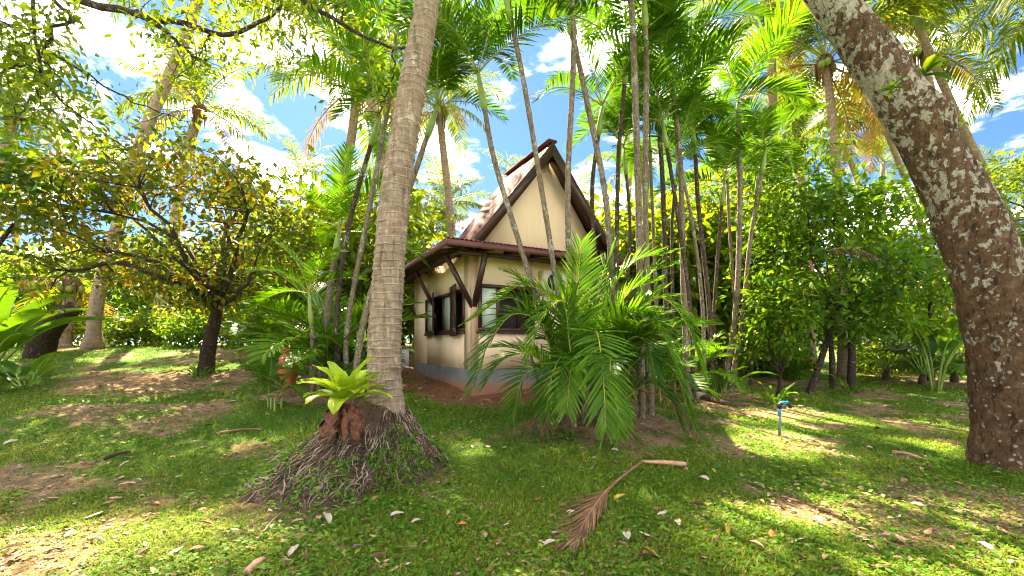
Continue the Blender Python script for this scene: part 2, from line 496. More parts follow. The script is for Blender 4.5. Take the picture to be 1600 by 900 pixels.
M['wall'] = mat_wall(); M['plinth'] = mat_plinth(); M['roof'] = mat_roof()
M['coco_bark'] = mat_palm_bark('coconut_bark', (0.26, 0.18, 0.118), (0.44, 0.345, 0.25))
M['coco_far'] = mat_palm_bark('far_palm_bark', (0.29, 0.195, 0.13), (0.42, 0.32, 0.235), 7.0, 0.5)
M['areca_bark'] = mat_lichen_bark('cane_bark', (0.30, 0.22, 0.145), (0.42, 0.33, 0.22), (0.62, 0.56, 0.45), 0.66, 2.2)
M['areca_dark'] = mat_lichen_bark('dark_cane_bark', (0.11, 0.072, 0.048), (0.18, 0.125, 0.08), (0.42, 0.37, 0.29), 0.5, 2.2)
M['lichen_bark'] = mat_lichen_bark('lichen_bark', (0.125, 0.068, 0.034), (0.30, 0.19, 0.105), (0.47, 0.405, 0.29), 0.66, 1.1, 0.8)
M['tree_bark'] = mat_lichen_bark('tree_bark', (0.055, 0.034, 0.022), (0.10, 0.065, 0.042), (0.25, 0.22, 0.17), 0.15, 1.6)
M['grey_bark'] = mat_lichen_bark('grey_branch_bark', (0.085, 0.06, 0.045), (0.17, 0.13, 0.10), (0.40, 0.36, 0.30), 0.45, 2.5)


def mat_ground():
    t = NT('lawn_soil'); p = t.pos()
    g = t.n('Attribute', attribute_name='turf').outputs['Fac']
    rd = t.n('Attribute', attribute_name='red_soil').outputs['Fac']
    soil = t.ramp(t.noise(4.5, 8, 0.72, p), [(0.22, (0.10, 0.055, 0.028)), (0.45, (0.24, 0.15, 0.075)), (0.62, (0.36, 0.25, 0.14)), (0.78, (0.48, 0.37, 0.23))])
    redc = t.ramp(t.noise(6, 8, 0.7, p), [(0.25, (0.13, 0.042, 0.022)), (0.6, (0.27, 0.095, 0.05)), (0.85, (0.36, 0.16, 0.09))])
    soil = t.mix(rd, soil, redc)
    turf = t.ramp(t.noise(22, 6, 0.75, p), [(0.25, (0.028, 0.085, 0.012)), (0.5, (0.065, 0.17, 0.018)), (0.72, (0.14, 0.25, 0.025)), (0.9, (0.26, 0.24, 0.07))])
    edge = t.n('Math', {0: g, 1: t.n('Math', {0: t.n('Math', {0: t.noise(13, 6, 0.75, p), 1: 0.5}, operation='SUBTRACT').outputs[0], 1: 1.6}, operation='MULTIPLY').outputs[0]}, operation='ADD').outputs[0]
    c = t.mix(t.n('MapRange', {'Value': edge, 'From Min': 0.32, 'From Max': 0.62}).outputs[0], soil, turf)
    nb = t.bump(t.noise(34, 8, 0.75, p), 0.9, 0.05)
    return t.finish(principled(t, c, 0.95, 0.15, nb))


M['ground'] = mat_ground()

# ------------------------------------------------------------------ the ground sheet
fx = np.arange(-17, 17.01, 0.13); fy = np.arange(1.0, 20.01, 0.13)
xs = np.concatenate([[-900, -400, -200, -110, -70, -45, -32, -24, -20, -18.3], fx, [18.3, 20, 24, 32, 45, 70, 110, 200, 400, 900]])
ys = np.concatenate([[-300, -120, -50, -20, -8, -3, -1, 0.2], fy, [21, 22.5, 25, 29, 35, 44, 60, 90, 150, 300, 600, 1400]])
GX, GY = np.meshgrid(xs, ys)
GZ = ground(GX, GY)


def clumped(x, y, s1=0.55, s2=2.4):
    return 0.55 * fbm(x * s1 + 3, y * s1 + 9, 3) + 0.45 * fbm(x * s2 + 40, y * s2 + 7, 3)


HC = Vector((-0.826, 8.93, 0.58)); HYAW = R(28)
hu = np.array([math.cos(HYAW), math.sin(HYAW)]); hv = np.array([-math.sin(HYAW), math.cos(HYAW)])


def house_dist(x, y):
    lx = (x - HC.x) * hu[0] + (y - HC.y) * hu[1]; ly = (x - HC.x) * hv[0] + (y - HC.y) * hv[1]
    dx = np.maximum(np.maximum(-lx, lx - 3.5), 0); dy = np.maximum(np.maximum(-ly, ly - 6.3), 0)
    return np.hypot(dx, dy)


def bare(x, y):
    b = 0.95 * sstep(1.5, 0.5, house_dist(x, y))
    for cx, cy, rx, ry, s in ((1.3, 6.7, 1.15, 0.85, 0.95), (5.0, 10.5, 1.3, 0.9, 0.7), (-6.8, 9.4, 3.2, 1.0, 0.95), (-3.6, 8.3, 1.3, 0.6, 0.85),
                              (-4.2, 4.3, 1.4, 0.4, 0.30), (2.3, 3.55, 1.5, 0.6, 0.40), (-4.0, 3.3, 1.2, 0.5, 0.35), (4.6, 4.0, 1.0, 0.5, 0.3),
                              (8.5, 12.6, 5.0, 0.7, 0.75), (3.4, 5.6, 1.2, 0.35, 0.4), (5.2, 8.2, 1.9, 0.35, 0.45), (-1.7, 4.0, 0.8, 0.4, 0.3)):
        b = np.maximum(b, s * np.exp(-(((x - cx) / rx) ** 2 + ((y - cy) / ry) ** 2) ** 1.4))
    return b


def turf_amount(x, y):
    return np.clip(0.70 - 1.1 * bare(x, y) + 4.0 * (clumped(x, y) - 0.5), 0, 1)


mb = MB()
ny, nx = GX.shape
ii, jj = np.meshgrid(np.arange(ny - 1), np.arange(nx - 1), indexing='ij')
q = np.stack([ii * nx + jj, ii * nx + jj + 1, (ii + 1) * nx + jj + 1, (ii + 1) * nx + jj], -1).reshape(-1, 4)
mb.add(np.stack([GX, GY, GZ], -1).reshape(-1, 3), q)
gme = mb.mesh('ground', M['ground'], True)
at1 = gme.attributes.new('turf', 'FLOAT', 'POINT'); at1.data.foreach_set('value', turf_amount(GX, GY).ravel().astype(np.float32))
redv = 0.75 * np.maximum(sstep(2.0, 0.6, house_dist(GX, GY)), 0.5 * np.exp(-((GX - 1.3) ** 2 + (GY - 6.7) ** 2) / 1.0))
at2 = gme.attributes.new('red_soil', 'FLOAT', 'POINT'); at2.data.foreach_set('value', redv.ravel().astype(np.float32))
structure(link('ground', gme))


# ------------------------------------------------------------------ grass, creepers, litter (nobody could count them)
MOUND = (-1.72, 5.02)


def mound_R(th):
    return 1.02 + 0.22 * np.cos(th - np.pi * 1.08) + 0.10 * np.sin(3 * th + 1) + 0.06 * np.sin(7 * th)


def mound_h(x, y):
    dx = x - MOUND[0]; dy = y - MOUND[1]
    r = np.hypot(dx, dy); th = np.arctan2(dy, dx)
    # the summit sits under the trunk, to the right of the middle
    sx, sy = 0.27, 0.0
    q = np.hypot(dx - sx * (1 - np.clip(r / 1.1, 0, 1)), dy) / mound_R(th)
    return np.interp(q, [0, 0.2, 0.36, 0.55, 0.78, 1.0, 1.1], [0.90, 0.85, 0.63, 0.37, 0.15, 0.0, -0.12])


def surf(x, y):
    g = ground(x, y)
    m = mound_h(x, y)
    near = np.hypot(x - MOUND[0], y - MOUND[1]) < 1.3
    return g + np.where(near, np.maximum(m, 0), 0)


def scatter_ground(n, seed, y0=2.55, y1=14.0, power=1.0):
    rs = np.random.RandomState(seed)
    u = rs.rand(n)
    Y = y0 * (y1 / y0) ** u if power == 1.0 else (y0 ** (1 - power) + u * (y1 ** (1 - power) - y0 ** (1 - power))) ** (1 / (1 - power))
    X = (rs.rand(n) * 2 - 1) * 1.27 * Y
    return X, Y, rs


def build_grass():
    X, Y, rs = scatter_ground(430000, 11, 2.5, 17.0)
    t = turf_amount(X, Y)
    md = mound_h(X, Y)
    on_m = (np.hypot(X - MOUND[0], Y - MOUND[1]) < 1.3) & (md > 0.10 + 0.45 * fbm(X * 2.5, Y * 2.5, 3) ** 1.5)
    keep = (rs.rand(len(X)) < np.clip(t * 1.25 - 0.05, 0.12, 1)) & ~(on_m & (rs.rand(len(X)) < 0.68)) & (house_dist(X, Y) > 0.15)
    X, Y, t = X[keep], Y[keep], t[keep]
    N = len(X)
    Z = surf(X, Y)
    az = rs.rand(N) * 2 * np.pi
    L = (0.024 + 0.062 * rs.rand(N) ** 2) * (0.8 + 0.05 * Y) * (0.55 + 0.6 * t)
    W = (0.0035 + 0.0045 * rs.rand(N)) * (0.75 + 0.11 * Y)
    el = R(18) + R(55) * rs.rand(N)
    h = np.stack([np.cos(az), np.sin(az), np.zeros(N)], -1)
    s = np.stack([-np.sin(az), np.cos(az), np.zeros(N)], -1)
    p0 = np.stack([X, Y, Z - 0.004], -1)
    p1 = p0 + (h * np.cos(el)[:, None] + np.array([0, 0, 1]) * np.sin(el)[:, None]) * (L * 0.55)[:, None]
    e2 = el - R(35) - R(35) * rs.rand(N)
    p2 = p1 + (h * np.cos(e2)[:, None] + np.array([0, 0, 1]) * np.sin(e2)[:, None]) * (L * 0.5)[:, None]
    w = (W * 0.5)[:, None] * s
    V = np.stack([p0 - w * 0.7, p0 + w * 0.7, p1 + w, p1 - w, p2], 1).reshape(-1, 3)
    o = np.arange(N)[:, None] * 5
    patch = fbm(X * 1.3 + 5, Y * 1.3, 3)
    rnd = np.clip(0.25 + 0.9 * (patch - 0.5) + 0.30 * rs.rand(N) + (rs.rand(N) > 0.93) * 0.5 + 0.16 * (1 - t), 0, 1)
    mb = MB()
    mb.add(V, [o + np.array([[0, 1, 2, 3]]), o + np.array([[3, 2, 4]])], 0, np.repeat(rnd, 5))
    tag(mb.obj('grass', M['grass']), 'patchy short green lawn grass over the whole yard', 'grass', kind='stuff')


def build_creeper():
    X, Y, rs = scatter_ground(60000, 21, 2.5, 9.0)
    d = fbm(X * 0.8 + 90, Y * 0.8 + 20, 3)
    extra = np.exp(-((X + 0.9) / 0.9) ** 2 - ((Y - 3.0) / 0.8) ** 2) * 0.5 + np.exp(-((X - 4.6) / 1.3) ** 2 - ((Y - 4.7) / 0.8) ** 2) * 0.4
    md = mound_h(X, Y); on_m = (np.hypot(X - MOUND[0], Y - MOUND[1]) < 1.3) & (md > 0.1)
    keep = (d + extra > 0.57) & (rs.rand(len(X)) < 0.7) & (bare(X, Y) < 0.5) & ~(on_m & (rs.rand(len(X)) < 0.75))
    X, Y = X[keep], Y[keep]; N = len(X)
    Z = surf(X, Y) + 0.01 + 0.035 * rs.rand(N)
    az = rs.rand(N) * 6.283
    dd = np.stack([np.cos(az), np.sin(az), 0.25 * rs.randn(N)], -1)
    nn = np.stack([0.35 * rs.randn(N), 0.35 * rs.randn(N), np.ones(N)], -1)
    L = (0.016 + 0.04 * rs.rand(N) ** 1.6) * (0.75 + 0.09 * Y)
    mb = MB()
    mb.leaves(np.stack([X, Y, Z], -1), dd, nn, L, L * 0.68, np.clip(0.5 + 0.28 * rs.randn(N), 0, 1), 0, 0.05, 0.1)
    tag(mb.obj('ground_creeper', M['clover']), 'low broad-leaved creeping weeds spread through the lawn', 'weeds', kind='stuff')


def build_litter():
    X, Y, rs = scatter_ground(70000, 31, 2.5, 13.0)
    b = bare(X, Y); t = turf_amount(X, Y)
    pr = 0.10 + 0.40 * (1 - t) + 0.30 * b
    pr = pr + 0.55 * np.exp(-((X + 6.6) / 3.2) ** 2 - ((Y - 9.0) / 1.3) ** 2)
    keep = (rs.rand(len(X)) < pr) & (house_dist(X, Y) > 0.35)
    X, Y = X[keep], Y[keep]; N = len(X)
    Z = surf(X, Y) + 0.008 + 0.02 * rs.rand(N)
    az = rs.rand(N) * 6.283
    dd = np.stack([np.cos(az), np.sin(az), 0.12 * rs.randn(N)], -1)
    nn = np.stack([0.3 * rs.randn(N), 0.3 * rs.randn(N), np.ones(N)], -1)
    L = (0.012 + 0.07 * rs.rand(N) ** 3) * (0.8 + 0.09 * Y)
    mb = MB()
    mb.leaves(np.stack([X, Y, Z], -1), dd, nn, L, L * (0.25 + 0.3 * rs.rand(N)), np.clip(rs.rand(N), 0, 1), 0, 0.1 * rs.randn(N)[:, None], 0.15)
    tag(mb.obj('leaf_litter', M['litter']), 'small dry brown leaf litter and chips on the lawn and soil', 'leaf litter', kind='stuff')


def build_mound_weeds():
    rs = np.random.RandomState(61); n = 8000
    th = rs.uniform(math.pi * 0.85, math.pi * 2.15, n); q = rs.uniform(0.3, 1.05, n)
    X = MOUND[0] + 0.27 * (1 - np.clip(q, 0, 1)) + q * mound_R(th) * np.cos(th); Y = MOUND[1] + q * mound_R(th) * np.sin(th)
    keep = fbm(X * 3.4 + 11, Y * 3.4 + 5, 3) + 0.34 * (q - 0.6) + 0.08 * (X > MOUND[0] + 0.1) > 0.53
    X, Y = X[keep], Y[keep]; N = len(X)
    Z = surf(X, Y) + 0.03 + 0.06 * rs.rand(N)
    az = rs.rand(N) * 6.283
    dd = np.stack([np.cos(az), np.sin(az), 0.5 * rs.randn(N)], -1); nn = np.stack([0.5 * rs.randn(N), 0.5 * rs.randn(N) - 0.2, np.ones(N)], -1)
    L = 0.025 + 0.055 * rs.rand(N) ** 1.5
    mb = MB(); mb.leaves(np.stack([X, Y, Z], -1), dd, nn, L, L * (0.2 + 0.4 * rs.rand(N)), np.clip(0.5 + 0.3 * rs.randn(N), 0, 1), 0, 0.15, 0.1)
    tag(mb.obj('mound_weeds', M['clover']), 'small green weeds growing between the roots of the palm mound', 'weeds', kind='stuff')


build_grass(); build_creeper(); build_litter(); build_mound_weeds()

# ------------------------------------------------------------------ the bungalow
house = thing('bungalow', 'small cream bungalow with steep red roof and grey plinth among palms', 'house', HC, None, HYAW)
HW, HL, WT = 3.5, 4.5, 2.90       # width of the gable front, length of the side, height of the walls
OV, EZ = 0.84, 2.80               # reach and height of the eaves
APX, APZ = 1.75, 5.36


def hpart(name, mb, mats, parent=None, smooth=False):
    return mb.obj(name, mats, parent or house, smooth)


def wall_with_openings(name, axis, length, z0, z1, thick, opens, pos):
    """a wall panel along axis with rectangular openings (a0, a1, z0, z1)"""
    mb = MB()
    cuts = sorted(set([0, length] + [a for o in opens for a in o[:2]]))
    for a, b in zip(cuts[:-1], cuts[1:]):
        segs = [(z0, z1)]
        for o in opens:
            if a >= o[0] - 1e-6 and b <= o[1] + 1e-6:
                segs = [(z0, o[2]), (o[3], z1)]
        for c, d in segs:
            if axis == 'x': mb.box((a, pos, c), (b, pos + thick, d))
            else: mb.box((pos, a, c), (pos + thick, b, d))
    return hpart(name, mb, M['wall'])


FWIN = (0.16, 1.46, 1.23, 2.16)
LWIN = (0.45, 3.20, 1.23, 2.10)
wall_with_openings('front_wall', 'x', HW, 0.39, WT, 0.12, [FWIN], 0.0)
wall_with_openings('side_wall', 'y', HL, 0.39, WT, 0.12, [LWIN], 0.0)
mb = MB(); mb.box((HW - 0.12, 0.121, 0.39), (HW, HL, WT)); hpart('far_side_wall', mb, M['wall'])
mb = MB(); mb.box((0.121, HL - 0.12, 0.39), (HW - 0.121, HL - 0.001, WT)); hpart('back_wall', mb, M['wall'])
mb = MB()
mb.box((-0.004, -0.004, -0.8), (HW + 0.004, HL + 0.004, 0.39))
hpart('plinth', mb, M['plinth'])
mb = MB(); mb.box((0.13, 0.13, 0.392), (HW - 0.13, HL - 0.13, 0.41)); mb.box((0.13, 0.13, WT - 0.05), (HW - 0.13, HL - 0.13, WT - 0.02)); mb.box((0.5, 0.45, 0.411), (HW - 0.14, 0.47, WT - 0.051)); mb.box((0.5, 0.471, 0.411), (0.52, HL - 0.14, WT - 0.051)); hpart('painted_room_shade', mb, M['inside'])  # floor, ceiling and added panels behind the windows, room shade painted into their colour
# gable wall above the skirt roof
mb = MB()
g = [(0.02, WT + 0.001), (HW - 0.02, WT + 0.001), (APX + 0.02, APZ - 0.1), (APX - 0.02, APZ - 0.1)]
V = [(x, y, z) for y in (0.001, 0.119) for x, z in g]
mb.add(V, np.array([[0, 1, 2, 3], [7, 6, 5, 4], [0, 4, 5, 1], [1, 5, 6, 2], [2, 6, 7, 3], [3, 7, 4, 0]]))
hpart('gable_wall', mb, M['wall'])


def corrugated(name, P, along, length, down_fn, mat=M['roof'], period=0.09, amp=0.014, parent=None, thick=0.006):
    """a corrugated sheet: along = unit vector of the eave; down_fn(s) gives the upper and lower point at s, corrugations run down the slope"""
    n = max(4, int(length / period * 6))
    s = np.linspace(0, length, n + 1)
    T = []; Bm = []
    for q in s:
        a, b = down_fn(q)
        w = amp * math.sin(2 * math.pi * q / period)
        T.append((a[0], a[1], a[2] + w)); Bm.append((b[0], b[1], b[2] + w))
    T = np.array(T); Bm = np.array(Bm)
    V = np.concatenate([T, Bm, T - [0, 0, thick], Bm - [0, 0, thick]])
    m = n + 1; i = np.arange(n)
    up = np.stack([i, i + 1, m + i + 1, m + i], -1); dn = np.stack([2 * m + i + 1, 2 * m + i, 3 * m + i, 3 * m + i + 1], -1)
    ed = np.stack([m + i, m + i + 1, 3 * m + i + 1, 3 * m + i], -1); eu = np.stack([i + 1, i, 2 * m + i, 2 * m + i + 1], -1)
    mb = MB(); mb.add(V, [up, dn, ed, eu])
    return hpart(name, mb, mat, parent)


# steep main roof, laid in sheets
Y0, Y1 = -0.36, 1.75
nsheet = 2
for side in (0, 1):
    for k in range(nsheet):
        a = Y0 + (Y1 - Y0) * k / nsheet; w = (Y1 - Y0) / nsheet + 0.03
        def fn(q, a=a, side=side, k=k):
            y = a + q; lift = 0.012 * (k % 2)
            if side == 0: return ((APX, y, APZ + 0.03 + lift), (-0.02, y, WT + 0.14 + lift))
            return ((APX, y, APZ + 0.03 + lift), (HW + 0.02, y, WT + 0.14 + lift))
        corrugated('roof_sheet', None, None, w, fn)
# rear end: the steep roof stops at a back gable, a low roof covers the rest and the porch
mb = MB()
V = [(x, y, z) for y in (1.5, 1.57) for x, z in ((0.03, WT + 0.05), (HW - 0.03, WT + 0.05), (APX, APZ - 0.06))]
mb.add(V, [np.array([[0, 1, 2], [5, 4, 3]]), np.array([[0, 3, 4, 1], [1, 4, 5, 2], [2, 5, 3, 0]])]); hpart('rear_gable_wall', mb, M['wall'])
mb = MB(); mb.box((0.0, 1.575, WT + 0.10), (HW, HL + 1.9, WT + 0.16)); hpart('rear_roof', mb, M['roof'])
mb = MB()
mb.beam((APX, Y0 - 0.02, APZ + 0.035), (APX, Y1, APZ + 0.035), 0.22, 0.05)
hpart('ridge_cap', mb, M['roof'])
# barge boards and the dark underside of the gable overhang
for s in (0, 1):
    ex = -0.10 if s == 0 else HW + 0.10
    ez = WT + 0.06
    mb = MB()
    dx = (APX - ex); dz = APZ - 0.06 - ez
    nl = math.hypot(dx, dz); off = 0.11
    nxn, nzn = -dz / nl * off, dx / nl * off
    if s: nxn, nzn = dz / nl * off, -dx / nl * off
    prof = [(ex, ez + 0.10), (APX, APZ + 0.01), (APX, APZ - 0.30), (ex + (0.11 if s == 0 else -0.11), ez - 0.06)]
    V = [(x, y, z) for y in (Y0 - 0.03, Y0 + 0.005) for x, z in prof]
    mb.add(V, np.array([[0, 1, 2, 3], [7, 6, 5, 4], [0, 4, 5, 1], [1, 5, 6, 2], [2, 6, 7, 3], [3, 7, 4, 0]]))
    hpart('barge_board', mb, M['wood'])
    mb = MB()
    prof = [(ex + (0.06 if s == 0 else -0.06), ez + 0.03), (APX, APZ - 0.06), (APX, APZ - 0.09), (ex + (0.10 if s == 0 else -0.10), ez - 0.01)]
    V = [(x, y, z) for y in (Y0 + 0.006, 0.0) for x, z in prof]
    mb.add(V, np.array([[0, 1, 2, 3], [7, 6, 5, 4], [0, 4, 5, 1], [1, 5, 6, 2], [2, 6, 7, 3], [3, 7, 4, 0]]))
    hpart('gable_soffit', mb, M['wood'])

# skirt roof round the front and the sides, over the porch at the far end
SL = HL + 1.9
zin, zout = WT + 0.12, EZ + 0.07


def skirt(name, L0, L1, hip0, hip1, place):
    def fn(q):
        s = L0 + q
        d = OV
        if hip0: d = min(d, s - L0)
        if hip1: d = min(d, L1 - s)
        d = max(d, 0.002)
        zi = zout + (zin - zout) * d / OV
        return place(s, OV - d, zi), place(s, OV, zout)
    return corrugated(name, None, None, L1 - L0, fn)


skirt('skirt_roof', -OV, HW + 0.12, True, False, lambda s, o, z: (s, -o, z))
skirt('skirt_roof', -OV, SL, True, False, lambda s, o, z: (-o, s, z))
# fascias
for a, b, ax in (((-OV - 0.02, -OV, 0), (HW + 0.13, -OV, 0), 'x'), ((-OV, -OV + 0.02, 0), (-OV, SL, 0), 'y')):
    mb = MB(); z = EZ - 0.03
    mb.beam((a[0], a[1], z + 0.02), (b[0], b[1], z + 0.02), 0.028, 0.11); hpart('fascia', mb, M['fascia'])
# soffit boards under the skirt, lying on the rafters
for place, L0, L1 in ((lambda s, o, z: (s, -o, z), 0.0, HW), (lambda s, o, z: (-o, s, z), 0.0, SL)):
    mb = MB()
    V = [place(L0, 0.0, zin - 0.045), place(L1, 0.0, zin - 0.045), place(L1 + 0, OV - 0.02, zout - 0.045), place(L0 - OV + 0.02, OV - 0.02, zout - 0.045)]
    mb.add(np.array(V + [(x, y, z + 0.012) for x, y, z in V]), np.array([[0, 1, 2, 3], [7, 6, 5, 4], [0, 4, 5, 1], [1, 5, 6, 2], [2, 6, 7, 3], [3, 7, 4, 0]]))
    hpart('soffit', mb, M['soffit'])
# rafters, purlins, struts
for s in np.arange(0.05, SL, 0.62):
    mb = MB(); mb.beam((0.0, s, zin - 0.11), (-OV + 0.02, s, zout - 0.10), 0.055, 0.10); hpart('rafter', mb, M['wood'])
for s in np.arange(0.1, HW, 0.66):
    mb = MB(); mb.beam((s, 0.0, zin - 0.11), (s, -OV + 0.02, zout - 0.10), 0.055, 0.10); hpart('rafter', mb, M['wood'])
mb = MB(); mb.beam((0.0, 0.0, zin - 0.115), (-OV + 0.03, -OV + 0.03, zout - 0.10), 0.06, 0.11); hpart('hip_rafter', mb, M['wood'])
mb = MB(); mb.beam((-0.46, -0.46, EZ - 0.09), (-0.46, SL, EZ - 0.09), 0.06, 0.09); hpart('purlin', mb, M['wood'])
mb = MB(); mb.beam((-0.49, -0.46, EZ - 0.091), (HW + 0.10, -0.46, EZ - 0.091), 0.06, 0.09); hpart('purlin', mb, M['wood'])
for s in (0.06, 2.35, 4.4):
    mb = MB(); mb.beam((0.03, s, 1.70), (-0.56, s, EZ - 0.06), 0.075, 0.10, up=(0, 1, 0)); hpart('strut', mb, M['wood'])
for s in (0.05, 2.6):
    mb = MB(); mb.beam((s, 0.03, 1.72), (s, -0.56, EZ - 0.06), 0.075, 0.10, up=(1, 0, 0)); hpart('strut', mb, M['wood'])


def rect_frame(mb, a0, a1, z0, z1, w, d0, d1, ax):
    """a frame of four bars in the plane of the wall"""
    for (p, q, r, s) in ((a0, a1, z0, z0 + w), (a0, a1, z1 - w, z1), (a0, a0 + w, z0 + w + .001, z1 - w - .001), (a1 - w, a1, z0 + w + .001, z1 - w - .001)):
        if ax == 'x': mb.box((p, d0, r), (q, d1, s))
        else: mb.box((d0, p, r), (d1, q, s))


# front window: frame proud of the wall, a frosted pane at the left, the rest open on panels painted dark as room shade
mb = MB(); a0, a1, z0, z1 = FWIN
rect_frame(mb, a0 - 0.03, a1 + 0.03, z0 - 0.03, z1 + 0.03, 0.07, -0.045, 0.05, 'x')
mb.box((a0 + 0.40, -0.03, z0 + 0.045), (a0 + 0.47, 0.045, z1 - 0.045))
mb.box((a0 + 0.90, -0.03, z0 + 0.045), (a0 + 0.95, 0.045, z1 - 0.045))
fw = hpart('window', mb, M['wood'])
mb = MB(); mb.box((a0 + 0.05, 0.0, z0 + 0.045), (a0 + 0.395, 0.012, z1 - 0.045)); hpart('pane', mb, M['pane'], fw)
mb = MB(); mb.box((a0 - 0.06, -0.075, z0 - 0.075), (a1 + 0.06, -0.001, z0 - 0.032)); hpart('sill', mb, M['wood'], fw)
# side window: two pairs, each a frosted pane and a casement standing open
mb = MB(); a0, a1, z0, z1 = LWIN
rect_frame(mb, a0 - 0.03, a1 + 0.03, z0 - 0.03, z1 + 0.03, 0.07, -0.045, 0.05, 'y')
for c in (a0 + 0.66, a0 + 1.36, a0 + 2.06):
    mb.box((-0.035, c - 0.035, z0 + 0.045), (0.045, c + 0.035, z1 - 0.045))
sw = hpart('window', mb, M['wood'])
for (p, q) in ((2.055 + a0 + 0.04, a1 - 0.045), (a0 + 0.70, a0 + 1.325)):
    mb = MB(); mb.box((0.0, p, z0 + 0.045), (0.012, q, z1 - 0.045)); hpart('pane', mb, M['pane'], sw)
mb = MB(); mb.box((-0.075, a0 - 0.06, z0 - 0.075), (-0.001, a1 + 0.06, z0 - 0.032)); hpart('sill', mb, M['wood'], sw)


def casement(y, ang, w, e):
    """a dark louvred leaf hinged at its far edge and standing a little open"""
    Mx = Matrix.Translation((-0.055, y, 0)) @ Matrix.Rotation(ang, 4, 'Z')
    t = 0.035
    mb = MB()
    for (p, q, r, s) in ((0, w, z0 - e, z0 + 0.06), (0, w, z1 - 0.06, z1 + e), (0, 0.065, z0 + 0.061, z1 - 0.061), (w - 0.065, w, z0 + 0.061, z1 - 0.061)):
        mb.box((-t, -q, r), (0, -p, s), 0, Mx)
    cs = hpart('casement', mb, M['wood'], sw)
    mb = MB()
    nl = 11
    for k in range(nl):
        z = z0 + 0.065 + (z1 - z0 - 0.13) * (k + 0.5) / nl
        mb.box((-t * 0.85, -w + 0.066, z - 0.033), (-t * 0.3, -0.066, z + 0.028), 0, Mx)
    hpart('louvres', mb, M['wood'], sw)


casement(a0 + 0.68, -R(10), 0.64, 0.13)
casement(a0 + 2.02, -R(16), 0.60, 0.09)

# the porch behind the house
mb = MB(); mb.box((-0.35, HL + 0.005, -0.7), (HW, HL + 1.65, 0.12)); hpart('porch_floor', mb, M['terra'])
for x in (-0.15, HW - 0.1):
    mb = MB(); mb.box((x - 0.055, HL + 1.35, 0.121), (x + 0.055, HL + 1.46, EZ - 0.02)); hpart('porch_post', mb, M['wood'])
mb = MB(); mb.box((-0.19, HL + 0.06, 0.80), (-0.10, HL + 1.34, 0.86)); hpart('handrail', mb, M['rail'])
mb = MB(); mb.box((-0.17, HL + 0.06, 0.20), (-0.13, HL + 1.34, 0.25)); hpart('bottom_rail', mb, M['white'])
for k in range(9):
    y = HL + 0.12 + k * 0.142
    mb = MB(); mb.box((-0.165, y, 0.251), (-0.135, y + 0.045, 0.799)); hpart('baluster', mb, M['white'])

# air conditioner on the front wall
hm = Matrix.Translation(HC) @ Matrix.Rotation(HYAW, 4, 'Z')
ac = thing('air_conditioner', 'cream air conditioner unit under the front eave behind the palm stems', 'air conditioner', hm @ Vector((1.95, -0.16, 2.05)), None, HYAW)
mb = MB(); mb.box((-0.36, -0.14, 0.0), (0.36, 0.13, 0.50)); mb.obj('casing', M['soffit'], ac)
mb = MB(); mb.tube([(-0.1, -0.142, 0.25), (-0.1, -0.155, 0.25)], [0.19, 0.19], 20); mb.obj('fan_grille', M['black'], ac)
for k in (-1, 1):
    mb = MB(); mb.box((k * 0.25 - 0.02, -0.16, -0.04), (k * 0.25 + 0.02, 0.155, -0.002)); mb.obj('bracket', M['metal'], ac)


